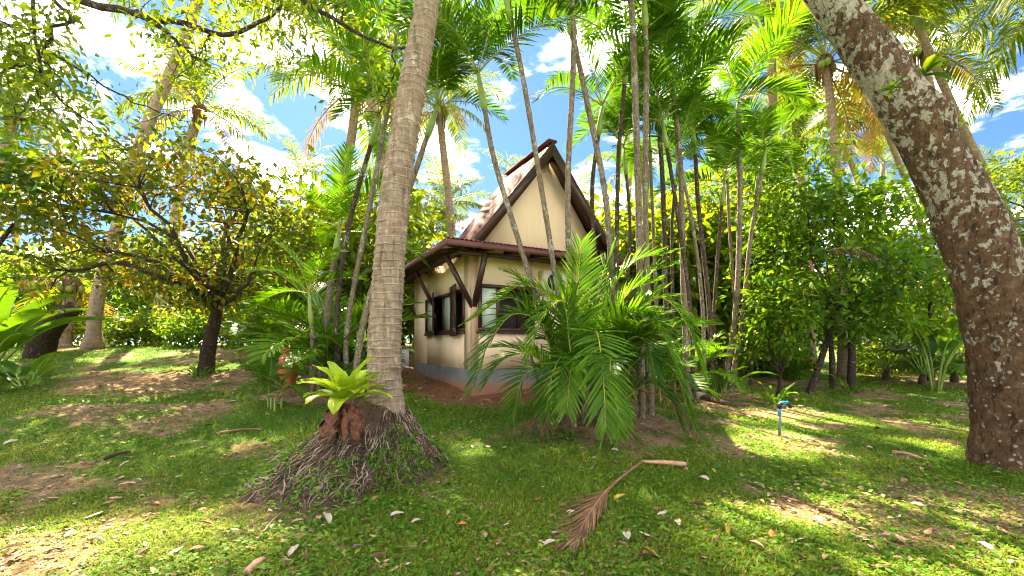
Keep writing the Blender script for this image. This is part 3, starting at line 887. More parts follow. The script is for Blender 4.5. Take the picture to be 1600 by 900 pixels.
# ------------------------------------------------------------------ palm fronds
def frond_arrays(P, n, ll, lw, vang, sweep, droop, seed, petiole=0.12, segs=3, tipshort=0.35, rach=0.02, fold=False, jitter=0.12, up=(0, 0, 1), gap=0.0):
    """leaflets along a midrib path P; returns per-leaflet vertex blocks and faces, and the midrib path"""
    rs = np.random.RandomState(seed)
    P = np.asarray([tuple(p) for p in P], float)
    seg = np.linalg.norm(np.diff(P, axis=0), axis=1); S = np.concatenate([[0], np.cumsum(seg)]); S /= S[-1]
    x = np.linspace(0, 1, n)
    s = petiole + (1 - petiole) * np.repeat(x, 2)
    side = np.tile([1.0, -1.0], n)
    s = np.clip(s + (0.5 * (1 - petiole) / n) * (side > 0) + 0.004 * rs.randn(2 * n), 0, 1)
    pos = np.stack([np.interp(s, S, P[:, k]) for k in range(3)], -1)
    Tn = nrm(np.gradient(P, axis=0)); t = nrm(np.stack([np.interp(s, S, Tn[:, k]) for k in range(3)], -1))
    sd = np.cross(t, np.asarray(up, float)); bad = np.linalg.norm(sd, axis=1) < 0.15
    sd[bad] = np.cross(t[bad], np.array([0.3, -0.9, 0.2])); sd = nrm(sd)
    uu = np.cross(sd, t)
    xx = np.repeat(x, 2)
    sw = sweep[0] + (sweep[1] - sweep[0]) * xx + jitter * 0.5 * rs.randn(2 * n)
    va = vang + jitter * rs.randn(2 * n)
    d = nrm(sd * (side * np.cos(sw) * np.cos(va))[:, None] + t * np.sin(sw)[:, None] + uu * (np.cos(sw) * np.sin(va))[:, None])
    L = ll * np.interp(xx, [0, 0.15, 0.4, 0.7, 1.0], [0.6, 0.9, 1.0, 0.85, tipshort]) * (1 + 0.10 * rs.randn(2 * n))
    if gap: L = L * np.where(rs.rand(2 * n) < gap, 0.25, 1)
    W = lw * np.interp(xx, [0, 0.2, 0.8, 1.0], [0.75, 1, 0.9, 0.6])
    pts = [pos]; dc = d.copy()
    dr = droop * (1 + 0.35 * rs.randn(2 * n))[:, None]
    for k in range(segs):
        pts.append(pts[-1] + dc * (L / segs)[:, None])
        dc = nrm(dc + dr * np.array([0, 0, -1.0]))
    wd = nrm(t - d * np.sum(t * d, 1, keepdims=True)) * side[:, None]
    prof = [0.35, 1.0, 0.78, 0.0] if segs == 3 else ([0.35, 1.0, 0.9, 0.6, 0.0] if segs == 4 else [0.5, 0.9, 0.0])
    nn = np.cross(wd, d) * side[:, None]
    cols = []
    for k in range(segs):
        w = (W * prof[k] * 0.5)[:, None]
        if fold:
            cols += [pts[k] - wd * w + uu * w * 0.35, pts[k] - uu * w * 0.25, pts[k] + wd * w + uu * w * 0.35]
        else:
            cols += [pts[k] - wd * w, pts[k] + wd * w]
    cols.append(pts[segs])
    B = np.stack(cols, 1)
    fs = []
    if fold:
        for k in range(segs - 1):
            a = 3 * k
            fs += [[a, a + 1, a + 4, a + 3], [a + 1, a + 2, a + 5, a + 4]]
        a = 3 * (segs - 1); tr = [[a, a + 1, a + 3], [a + 1, a + 2, a + 3]]
    else:
        for k in range(segs - 1):
            a = 2 * k; fs.append([a, a + 1, a + 3, a + 2])
        a = 2 * (segs - 1); tr = [[a, a + 1, a + 2]]
    rnd = np.clip(0.42 + 0.20 * rs.randn(2 * n), 0, 1)
    return B, np.array(fs), np.array(tr), rnd, P


def frond_mesh(name, mats, P, **kw):
    rach = kw.get('rach', 0.02)
    B, q, tr, rnd, P = frond_arrays(P, **kw)
    mb = MB(); N, K = B.shape[:2]; o = np.arange(N)[:, None, None] * K
    mb.add(B.reshape(-1, 3), [(o + q[None]).reshape(-1, 4), (o + tr[None]).reshape(-1, 3)], 0, np.repeat(rnd, K))
    mb.tube(P, np.linspace(rach, rach * 0.2, len(P)), 5, 1)
    return mb.mesh(name, mats)


def arc(L, e0, e1, n=15, curl=0.0, pw=1.15):
    s = np.linspace(0, 1, n)
    e = R(e0) + (R(e1) - R(e0)) * s ** pw
    a = R(curl) * s ** 2
    ds = L / (n - 1)
    x = np.concatenate([[0], np.cumsum((np.cos(e) * np.cos(a))[:-1] * ds)])
    y = np.concatenate([[0], np.cumsum((np.cos(e) * np.sin(a))[:-1] * ds)])
    z = np.concatenate([[0], np.cumsum(np.sin(e)[:-1] * ds)])
    return np.stack([x, y, z], -1)


COCO, COCO_OLD, ARECA, ARECA_B = {}, {}, {}, {}
for E, E1 in ((78, 20), (58, -12), (38, -38), (15, -60), (-12, -75), (-40, -86)):
    for v in range(2):
        P = arc(3.9, E + 6 * v, E1 - 6 * v, 15, 14 * (1 if v else -1))
        kw = dict(n=46, ll=0.95, lw=0.062, vang=0.15 - 0.3 * (E < 20), sweep=(0.35, 0.85), droop=0.42, seed=100 + E + v, petiole=0.16, segs=3, rach=0.035, jitter=0.13)
        COCO.setdefault(E, []).append(frond_mesh('frond', [M['coco_leaf'], M['rachis']], P, **kw))
        if E <= 15:
            COCO_OLD.setdefault(E, []).append(frond_mesh('frond', [M['coco_old'], M['rachis_dead']], P, **dict(kw, gap=0.15)))
        P = arc(1.95, E + 4 * v, E1 + 10 - 10 * v, 14, 18 * (1 if v else -1))
        kw = dict(n=42, ll=0.58, lw=0.043, vang=0.40, sweep=(0.36, 1.0), droop=0.15, seed=200 + E + v, petiole=0.16, segs=3, rach=0.016, jitter=0.09)
        ARECA.setdefault(E, []).append(frond_mesh('frond', [M['areca_leaf'], M['rachis']], P, **kw))
        ARECA_B.setdefault(E, []).append(frond_mesh('frond', [M['areca_bright'], M['rachis_y']], P, **dict(kw, seed=300 + E + v)))


def spline(pts, n):
    """Catmull-Rom through points"""
    P = np.asarray([tuple(p) for p in pts], float)
    if len(P) == 2: return P[0] + (P[1] - P[0]) * np.linspace(0, 1, n)[:, None]
    Q = np.vstack([2 * P[0] - P[1], P, 2 * P[-1] - P[-2]])
    out = []
    for u in np.linspace(0, len(P) - 1, n):
        i = min(int(u), len(P) - 2); t = u - i
        a, b, c, d = Q[i], Q[i + 1], Q[i + 2], Q[i + 3]
        out.append(0.5 * (2 * b + (c - a) * t + (2 * a - 5 * b + 4 * c - d) * t ** 2 + (3 * b - a - 3 * c + d) * t ** 3))
    return np.array(out)


def crown(root, top, lib, n, scale, rs, elevs, old=None, old_n=0, tilt=(0, 0)):
    """fronds spiralling out of the top of a palm, each a part of its own"""
    az = rs.rand() * 6.28
    for k in range(n):
        az += 2.399 + 0.35 * rs.randn()
        E = elevs[int(k * len(elevs) / n)]
        me = lib[E][rs.randint(2)]
        s = scale * (0.85 + 0.3 * rs.rand())
        link('frond', me, root, top + Vector((0, 0, 0.02 * (n - k) * scale * 0.3)), (0.10 * rs.randn(), 0.10 * rs.randn(), az), s)
    for k in range(old_n):
        E = (15, -12, -40)[k % 3]
        link('frond', old[E][rs.randint(2)], root, top - Vector((0, 0, 0.12)), (0.1 * rs.randn(), 0.1 * rs.randn(), rs.rand() * 6.28), scale * 0.9)


def coconut(label, pts, r0, r1, scale, n=16, old_n=2, seed=0, group='coconut palms of the grove', nuts=True, flare=1.5, skirt_fibre=True, seg=10, bark='coco_far', elevs=(78, 58, 58, 38, 38, 15, 15, -12)):
    rs = np.random.RandomState(seed)
    base = Vector(pts[0])
    root = thing('coconut_palm', label, 'palm tree', base, group)
    P = spline(pts, 26) - np.array(base)
    rad = np.linspace(r0, r1, 26); rad[0] *= flare; rad[1] *= 1 + (flare - 1) * 0.35
    P0 = P.copy(); P0[0] -= [0, 0, 0.25]
    mb = MB(); mb.tube(P0, rad, seg, wob=0.06, seed=seed); mb.obj('trunk', M[bark], root, True)
    top = Vector(P[-1])
    crown(root, top, COCO, n, scale, rs, elevs, COCO_OLD, old_n)
    if skirt_fibre:
        mb = MB()
        for k in range(14):
            a = rs.rand() * 6.28; l = (0.5 + 0.7 * rs.rand()) * scale
            d = Vector((math.cos(a), math.sin(a), 0))
            p = top + d * r1 * 0.8
            mb.tube([p + Vector((0, 0, 0.15)), p + d * 0.14 + Vector((0, 0, -0.2 * l)), p + d * 0.12 + Vector((0, 0, -l))], [0.05, 0.06, 0.012], 4)
        mb.obj('dead_sheath', M['fibre'], root)
    if nuts:
        for k in range(4):
            a = rs.rand() * 6.28; d = Vector((math.cos(a), math.sin(a), 0))
            c = top + d * (r1 + 0.14) - Vector((0, 0, 0.18 + 0.12 * rs.rand()))
            mb = MB(); h = 0.13
            zs = np.linspace(-1, 1, 7)
            mb.tube([c + Vector((0, 0, z * h)) for z in zs], [max(0.008, 0.105 * math.sqrt(max(0, 1 - (z * 0.98) ** 2))) for z in zs], 7)
            mb.obj('coconut', M['crownshaft'], root, True)
    return root


def cane(label, pts, r0, r1, scale, n=8, seed=0, group='tall slender cane palms', bark='areca_bark', lib=None, elevs=(78, 58, 58, 38, 38, 15), shaft=0.55):
    """a tall slender clumping palm: stem with ring scars, green crownshaft, feather fronds"""
    rs = np.random.RandomState(seed)
    base = Vector(pts[0])
    root = thing('cane_palm', label, 'palm tree', base, group)
    m = 90
    P = spline(pts, m) - np.array(base)
    rad = np.linspace(r0, r1, m) * (1 + 0.10 * (np.arange(m) % 4 == 0))
    P[0] -= [0, 0, 0.15]
    mb = MB(); mb.tube(P, rad, 7, wob=0.05, seed=seed); mb.obj('trunk', M[bark], root, True)
    t = Vector(P[-1] - P[-6]).normalized(); top = Vector(P[-1]); tip = top + t * shaft
    mb = MB(); mb.tube([top - t * 0.03, top + t * 0.1, top + t * shaft * 0.6, tip + t * 0.1], [r1 * 1.15, r1 * 1.5, r1 * 1.15, r1 * 0.5], 8); mb.obj('crownshaft', M['crownshaft'], root, True)
    crown(root, tip, lib or ARECA, n, scale, rs, elevs)
    return root


# ------------------------------------------------------------------ the big coconut palm with its root mound
def big_palm():
    base = Vector((-1.47, 5.02, gz(-1.47, 5.02)))
    root = thing('coconut_palm', 'thick ringed coconut palm rising from a mound of roots, in front of the bungalow', 'palm tree', base)
    pts = [at(604, 655, 5.02), at(600, 560, 5.02), at(606, 450, 5.03), at(618, 300, 5.07), at(642, 150, 5.12), at(668, 0, 5.2), at(700, -250, 5.5), at(720, -520, 5.8)]
    m = 420
    P = spline(pts, m) - np.array(base)
    s = np.concatenate([[0], np.cumsum(np.linalg.norm(np.diff(P, axis=0), axis=1))])
    rad = np.interp(s, [0, 0.35, 0.9, 2.2, 3.6, 4.8, 8.5], [0.215, 0.195, 0.184, 0.172, 0.158, 0.142, 0.12])
    # leaf scars: a lip every eight to eleven centimetres
    rs = np.random.RandomState(3)
    edges = np.cumsum(0.06 + 0.085 * rs.rand(120))
    kk = 36
    th = np.linspace(0, 2 * np.pi, kk, endpoint=False)
    tilt = 0.035 * np.cos(th[None] - 1.0) + 0.02 * np.cos(2 * th[None] + s[:, None] * 3)
    sp = s[:, None] + tilt
    idx = np.clip(np.searchsorted(edges, sp), 1, 119)
    ph = (sp - edges[idx - 1]) / (edges[idx] - edges[idx - 1])
    lip = (0.004 + 0.016 * fbm(th[None] * 1.5, s[:, None] * 4 + 3, 3)) * np.exp(-((ph - 0.06) / 0.10) ** 2) + 0.006 * (1 - ph)
    low = np.interp(s, [0, 0.6, 1.2], [1, 0.8, 0])[:, None]
    rough = (fbm(th[None] * 3.2 + 9, s[:, None] * 6, 4) - 0.5)
    dent = -0.03 * np.clip(fbm(th[None] * 4 + 60, s[:, None] * 9 + 5, 2) - 0.66, 0, 1) * 4
    rr = rad[:, None] + lip + rough * (0.012 + 0.05 * low) + dent * (0.4 + low)
    mb = MB(); mb.tube(P, rad, kk)
    V = mb.v[0]; ctr = P
    body = V[:m * kk].reshape(m, kk, 3)
    body = ctr[:, None] + (body - ctr[:, None]) / rad[:, None, None] * rr[..., None]
    V[:m * kk] = body.reshape(-1, 3)
    mb.obj('trunk', M['coco_bark'], root, True)
    crown(root, Vector(P[-1]), COCO, 18, 1.05, np.random.RandomState(8), (78, 58, 58, 38, 38, 15, -12), COCO_OLD, 2)
    # root mound
    mb = MB()
    nr, nt = 34, 110
    rr_, tt = np.meshgrid(np.linspace(0, 1.12, nr), np.linspace(0, 2 * np.pi, nt, endpoint=False), indexing='ij')
    X = MOUND[0] + rr_ * mound_R(tt) * np.cos(tt); Y = MOUND[1] + rr_ * mound_R(tt) * np.sin(tt)
    Z = ground(X, Y) + mound_h(X, Y) + 0.13 * (fbm(X * 9, Y * 9, 3) - 0.5)
    ii, jj = np.meshgrid(np.arange(nr - 1), np.arange(nt), indexing='ij')
    q = np.stack([ii * nt + jj, (ii + 1) * nt + jj, (ii + 1) * nt + (jj + 1) % nt, ii * nt + (jj + 1) % nt], -1).reshape(-1, 4)
    mb.add(np.stack([X, Y, Z], -1).reshape(-1, 3) - np.array(base), q)
    mb.obj('root_mound', M['root_d'], root, True)
    # roots
    rest = MB(); rs = np.random.RandomState(12)
    made = 0
    for k in range(1700):
        th = rs.uniform(math.pi * 0.9, math.pi * 2.12)
        q0 = rs.uniform(0.26, 0.86); ln = rs.uniform(0.07, 0.26)
        tw = rs.randn() * 0.13; wv = rs.rand() * 6
        pts = []
        for f in np.linspace(0, 1, 5):
            qq = q0 + ln * f; a = th + tw * f + 0.035 * math.sin(wv + 5 * f)
            x = MOUND[0] + 0.27 * (1 - min(1, qq)) + qq * float(mound_R(a)) * math.cos(a); y = MOUND[1] + qq * float(mound_R(a)) * math.sin(a)
            z = gz(x, y) + float(mound_h(x, y)) + 0.02 + 0.06 * math.sin(math.pi * f) * rs.rand() - (0.05 if f in (0, 1) else 0)
            pts.append(Vector((x, y, max(z, gz(x, y) + 0.005))) - base)
        w = rs.uniform(0.003, 0.0085)
        if made < 290:
            mb = MB(); mb.tube(pts, [w * 0.7, w, w * 1.1, w, w * 0.4], 5)
            mb.obj('root', M['root_l'] if rs.rand() < 0.5 else M['root_d'], root, True); made += 1
        else:
            w *= 0.75; rest.tube(pts, [w * 0.6, w * 0.9, w, w * 0.8, w * 0.3], 4, 0 if rs.rand() < 0.3 else 1)
    stuff(rest.obj('fine_roots', [M['root_l'], M['root_d']], root, True))


big_palm()


def strap_leaf(mb, P, width, up, mat=0, rnd=0.5, wave=0.0, seed=0, fold=0.18, cols=5, prof=None):
    """a broad undivided leaf along a path, folded on the midrib, wavy at the edges"""
    rs = np.random.RandomState(seed)
    P = np.asarray([tuple(p) for p in P], float); n = len(P)
    T = nrm(np.gradient(P, axis=0)); S = nrm(np.cross(T, np.asarray(up, float))); U = np.cross(S, T)
    x = np.linspace(0, 1, n)
    pr = np.interp(x, *(prof or ([0, 0.12, 0.45, 0.75, 0.92, 1.0], [0.25, 0.5, 1.0, 0.85, 0.45, 0.02])))
    u = np.linspace(-1, 1, cols)
    ph = rs.rand() * 6
    V = np.zeros((n, cols, 3))
    for j, c in enumerate(u):
        V[:, j] = P + S * (c * pr * width / 2)[:, None] + U * (abs(c) * fold * width * pr + wave * abs(c) * np.sin(x * 17 + ph + 2 * c))[:, None]
    i, j = np.meshgrid(np.arange(n - 1), np.arange(cols - 1), indexing='ij')
    q = np.stack([i * cols + j, i * cols + j + 1, (i + 1) * cols + j + 1, (i + 1) * cols + j], -1).reshape(-1, 4)
    mb.add(V.reshape(-1, 3), q, mat, rnd)


def bent(base, az, e0, e1, L, n=10, pw=1.2):
    P = arc(L, e0, e1, n, 0, pw); c, s = math.cos(az), math.sin(az)
    return np.stack([P[:, 0] * c - P[:, 1] * s, P[:, 0] * s + P[:, 1] * c, P[:, 2]], -1) + np.array(tuple(base))


# bird's nest fern on the mound
def nest_fern():
    base = at(541, 628, 4.42)
    root = thing('nest_fern', 'bright yellow-green nest fern rosette with rusty dead leaves on the root mound', 'fern', base)
    rs = np.random.RandomState(4)
    for k in range(24):
        az = k * 2.399 + 0.2 * rs.randn()
        lv = k / 24
        e0 = 78 - 58 * lv + 5 * rs.randn()
        mb = MB()
        strap_leaf(mb, bent((0.02 * math.cos(az), 0.02 * math.sin(az), 0.0), az, e0, e0 - 52 - 22 * lv, 0.42 + 0.15 * rs.rand()), 0.15 + 0.04 * rs.rand(), (0, 0, 1), 0,
                   float(np.clip(0.5 + 0.25 * rs.randn(), 0, 1)), 0.010, k, 0.16)
        mb.obj('leaf', M['fern_leaf'], root, True)
    for k in range(15):
        az = R(190) + R(170) * (k + 0.5) / 15 + 0.12 * rs.randn()
        mb = MB()
        strap_leaf(mb, bent((0.05 * math.cos(az), 0.05 * math.sin(az), -0.02), az, -8, -88, 0.26 + 0.20 * rs.rand(), 9, 0.45), 0.06 + 0.07 * rs.rand(), (0, 0, 1), 0, rs.rand(), 0.03, 50 + k, -0.45 + 0.8 * rs.rand(), 7)
        mb.obj('dead_leaf', M['fern_dead'], root, True)
    mb = MB(); mb.tube([(0, 0, -0.30), (0, 0, -0.12), (0, 0, 0.02)], [0.09, 0.10, 0.05], 9, wob=0.2); mb.obj('root_ball', M['fibre'], root)


nest_fern()


# small green plants growing on the mound
def small_plant(label, px, py, Y, n, L, seed, mat='clover', wide=0.5):
    base = at(px, py, Y)
    base.z = float(surf(base.x, base.y))
    root = thing('seedling', label, 'plant', base, 'small plants on the root mound')
    rs = np.random.RandomState(seed)
    mb = MB(); mb.tube([(0, 0, -0.03), (0.01, 0, 0.05), (0.0, 0.01, L * 1.2)], [0.004, 0.004, 0.002], 4); mb.obj('stem', M['crownshaft'], root)
    for k in range(n):
        az = k * 2.399 + 0.3 * rs.randn(); e = 40 * rs.rand() + 5
        mb = MB(); strap_leaf(mb, bent((0, 0, L * 1.2 * (k + 1) / n), az, e, e - 60, L * (0.8 + 0.5 * rs.rand()), 6), L * wide, (0, 0, 1), 0, rs.rand(), 0.002, k, 0.12, 3)
        mb.obj('leaf', M[mat], root, True)


small_plant('small leafy seedling on the right shoulder of the root mound', 626, 655, 4.75, 7, 0.06, 1)
small_plant('clump of small oval-leaved seedlings on the front of the root mound', 622, 715, 4.25, 14, 0.055, 2)
small_plant('tuft of narrow green leaves just below the dead fern leaves', 585, 660, 4.45, 14, 0.13, 3, 'clover', 0.2)
small_plant('tuft of narrow leaves at the left foot of the root mound', 470, 690, 4.35, 12, 0.12, 5, 'grass', 0.12)
small_plant('two-leaved seedling on bare red soil before the bungalow', 723, 622, 7.9, 4, 0.10, 6, 'clover', 0.5)


# ------------------------------------------------------------------ the leaning lichen tree at the right
def leaning_tree():
    base = Vector(((1580 - 800) / F * 5.1, 5.1, 0)); base.z = gz(base.x, base.y)
    root = thing('leaning_tree', 'thick leaning tree trunk with dark bark and white lichen at the right edge', 'tree', base)
    ctl = [(1590, 775, 5.1), (1590, 735, 5.1), (1588, 660, 5.1), (1582, 580, 5.12), (1563, 500, 5.15), (1534, 400, 5.2), (1491, 300, 5.3), (1435, 200, 5.4), (1370, 100, 5.5), (1296, 0, 5.6), (1190, -150, 5.8), (1060, -330, 6.0)]
    rads = [0.58, 0.47, 0.395, 0.37, 0.345, 0.32, 0.285, 0.265, 0.26, 0.215, 0.19, 0.16]
    m = 110; kk = 30
    P = spline([at(*c) for c in ctl], m) - np.array(base)
    rad = np.interp(np.linspace(0, 11, m), range(12), rads)
    mb = MB(); mb.tube(P, rad, kk)
    th = np.linspace(0, 2 * np.pi, kk, endpoint=False)
    s = np.linspace(0, 9, m)
    rr = rad[:, None] * (1 + 0.26 * (fbm(np.cos(th)[None] * 1.2 + 20, np.sin(th)[None] * 1.2 + s[:, None] * 1.6, 5) - 0.5)
                         + 0.11 * (fbm(th[None] * 6 + 3, s[:, None] * 12, 3) - 0.5))
    rr += np.interp(s, [0, 0.5, 1.3], [0.13, 0.06, 0])[:, None] * (np.cos(5 * th)[None] + 0.5 * np.cos(3 * th + 1)[None])
    rr += 0.10 * np.exp(-((s[:, None] - 5.75) / 0.22) ** 2) * np.exp(-((np.mod(th[None] - 3.6 + np.pi, 2 * np.pi) - np.pi) / 0.7) ** 2)
    body = mb.v[0][:m * kk].reshape(m, kk, 3)
    mb.v[0][:m * kk] = (P[:, None] + (body - P[:, None]) / rad[:, None, None] * rr[..., None]).reshape(-1, 3)
    mb.obj('trunk', M['lichen_bark'], root, True)
    # crown above the frame
    rs = np.random.RandomState(5)
    top = Vector(P[-1]); mb = MB(); lv = MB()
    for k in range(9):
        a = k * 0.7 + rs.rand() * 0.4
        d = Vector((math.cos(a), math.sin(a), 0.55 + 0.4 * rs.rand())); L = 1.5 + 1.4 * rs.rand()
        q = [top - d * 0.1, top + d * L * 0.5 + Vector((0, 0, 0.1)), top + d * L]
        mb.tube(q, [0.12, 0.07, 0.03], 6)
        n = 130; pos = np.array(q[2]) + rs.randn(n, 3) * np.array([0.6, 0.6, 0.35])
        lv.leaves(pos, rs.randn(n, 3), rs.randn(n, 3) * 0.5 + [0, 0, 1], 0.13, 0.06, np.clip(0.5 + 0.2 * rs.randn(n), 0, 1))
    mb.obj('limbs', M['lichen_bark'], root, True)
    stuff(lv.obj('foliage', M['green_tree'], root))
    # ferns lodged in the bark
    for (px, py, Y, n, L, lab, sd) in ((1392, 140, 5.05, 11, 0.16, 'small green fern tuft lodged on the front of the leaning trunk', 1), (1442, 118, 5.35, 16, 0.30, 'leafy green fern on the upper right edge of the leaning trunk', 2)):
        fr = thing('tree_fern_tuft', lab, 'fern', at(px, py, Y), 'ferns on the leaning trunk')
        for k in range(n):
            az = k * 2.399; e = 75 * rs.rand() - 5
            mb2 = MB(); strap_leaf(mb2, bent((0, 0, 0), az, e, e - 60, L * (0.7 + 0.6 * rs.rand()), 7), L * 0.28, (0, 0, 1), 0, rs.rand(), 0.004, k, 0.1, 3)
            mb2.obj('leaf', M['banana_leaf'], fr, True)


leaning_tree()


# ------------------------------------------------------------------ broadleaf trees and shrubs
def branch_path(a, b, rs, sag=0.12, n=6):
    a = np.array(tuple(a)); b = np.array(tuple(b)); L = np.linalg.norm(b - a)
    f = np.linspace(0, 1, n)[:, None]
    o = rs.randn(3) * L * 0.10
    P = a + (b - a) * f + np.sin(f * np.pi) * (o + np.array([0, 0, sag * L])) + rs.randn(n, 3) * L * 0.015 * np.sin(f * np.pi)
    return P


def leaf_cloud(lv, centres, spread, per, L, W, rs, shift=0.0, flat=0.7, mid=0.5, var=0.2):
    C = np.repeat(np.asarray(centres), per, 0); n = len(C)
    sp = np.repeat(np.broadcast_to(spread, (len(centres),)), per)[:, None]
    off = rs.randn(n, 3) * np.array([1, 1, flat]) * sp * 0.55
    pos = C + off
    d = nrm(off + rs.randn(n, 3) * 0.3 * sp) + np.array([0, 0, -0.25]) + 0.5 * rs.randn(n, 3)
    nn = rs.randn(n, 3) * 0.55 + np.array([0, 0, 1.0])
    ct = np.repeat(rs.randn(len(centres)) * var * 0.8, per)
    rnd = np.clip(mid + shift + ct + var * rs.randn(n), 0, 1)
    sz = (0.7 + 0.6 * rs.rand(n))
    lv.leaves(pos, d, nn, L * sz, W * sz, rnd)


def tree_meshes(seed, trunk, fork, centre, radii, nlimb, nclus, per, L, W, mat, bark, r0, spread, mid=0.5, var=0.2, shell=0.55, low=-1.0, flat=0.7):
    """trunk path, limbs that fork towards the crown, twigs to every leaf cluster; meshes in the tree's own coordinates"""
    rs = np.random.RandomState(seed)
    tk, lm, lv = MB(), MB(), MB()
    T = spline(trunk, 14)
    rad = np.linspace(r0, r0 * 0.62, 14); rad[0] *= 1.45; rad[1] *= 1.15
    tk.tube(T, rad, 12, wob=0.16, seed=seed)
    centre = np.array(centre, float); radii = np.array(radii, float)
    C = []
    while len(C) < nclus:
        v = rs.randn(3); v /= np.linalg.norm(v); v *= (shell + (1 - shell) * rs.rand()) ** 0.8
        v *= 1 + 0.15 * rs.randn()
        if v[2] > low: C.append(centre + v * radii)
    C = np.array(C)
    # limbs head for well spread clusters
    chosen = [rs.randint(nclus)]
    while len(chosen) < nlimb:
        dd = np.min(np.linalg.norm((C[:, None] - C[None, chosen]) / radii, axis=2), 1)
        chosen.append(int(np.argmax(dd)))
    nodes, nrad = [], []
    for c in chosen:
        st = T[rs.randint(10, 14)]
        P = branch_path(st, C[c] * 0.92 + st * 0.08, rs, 0.05, 9)
        rr = np.linspace(r0 * 0.42, r0 * 0.06, 9)
        lm.tube(P, rr, 6)
        for k in range(2, 9): nodes.append(P[k]); nrad.append(rr[k])
    nodes = np.array(nodes); nrad = np.array(nrad)
    for i, c in enumerate(C):
        if i in chosen: continue
        j = int(np.argmin(np.linalg.norm(nodes - c, axis=1) + 0.3 * (np.linalg.norm(nodes - fork, axis=1) > np.linalg.norm(c - fork))))
        P = branch_path(nodes[j], c, rs, 0.03, 5)
        lm.tube(P, np.linspace(min(nrad[j] * 0.7, r0 * 0.12), 0.006, 5), 4, cap=False)
    leaf_cloud(lv, C, spread, per, L, W, rs, 0, flat, mid, var)
    return tk.mesh('trunk', M[bark], True), lm.mesh('limbs', M['twig'], True), lv.mesh('foliage', M[mat])


def place_tree(name, meshes, loc, rz=0, sc=1.0, label='', cat='tree', group=None):
    root = thing(name, label, cat, loc, group, rz)
    if sc != 1.0: root.scale = (sc,) * 3 if np.isscalar(sc) else sc
    for nm, me in zip(('trunk', 'limbs', 'foliage'), meshes):
        o = link(nm, me, root)
        if nm != 'trunk': stuff(o)
    return root


# the spreading reddish tree at the left
b = at(320, 592, 10.0); b.z = gz(b.x, b.y)
V0 = lambda px, py, Y: np.array(tuple(at(px, py, Y) - b))
ms = tree_meshes(41, [(0, 0, -0.15), V0(326, 540, 10), V0(336, 500, 9.95), V0(342, 462, 9.9)], V0(342, 462, 9.9), V0(262, 350, 9.8), (3.35, 2.5, 2.05), 16, 200, 46, 0.165, 0.08,
                 'red_tree', 'tree_bark', 0.17, 0.46, 0.50, 0.20, 0.5, -0.9, 0.6)
place_tree('spreading_tree', ms, b, 0, 1, 'wide spreading tree with olive and reddish leaves left of the bungalow')


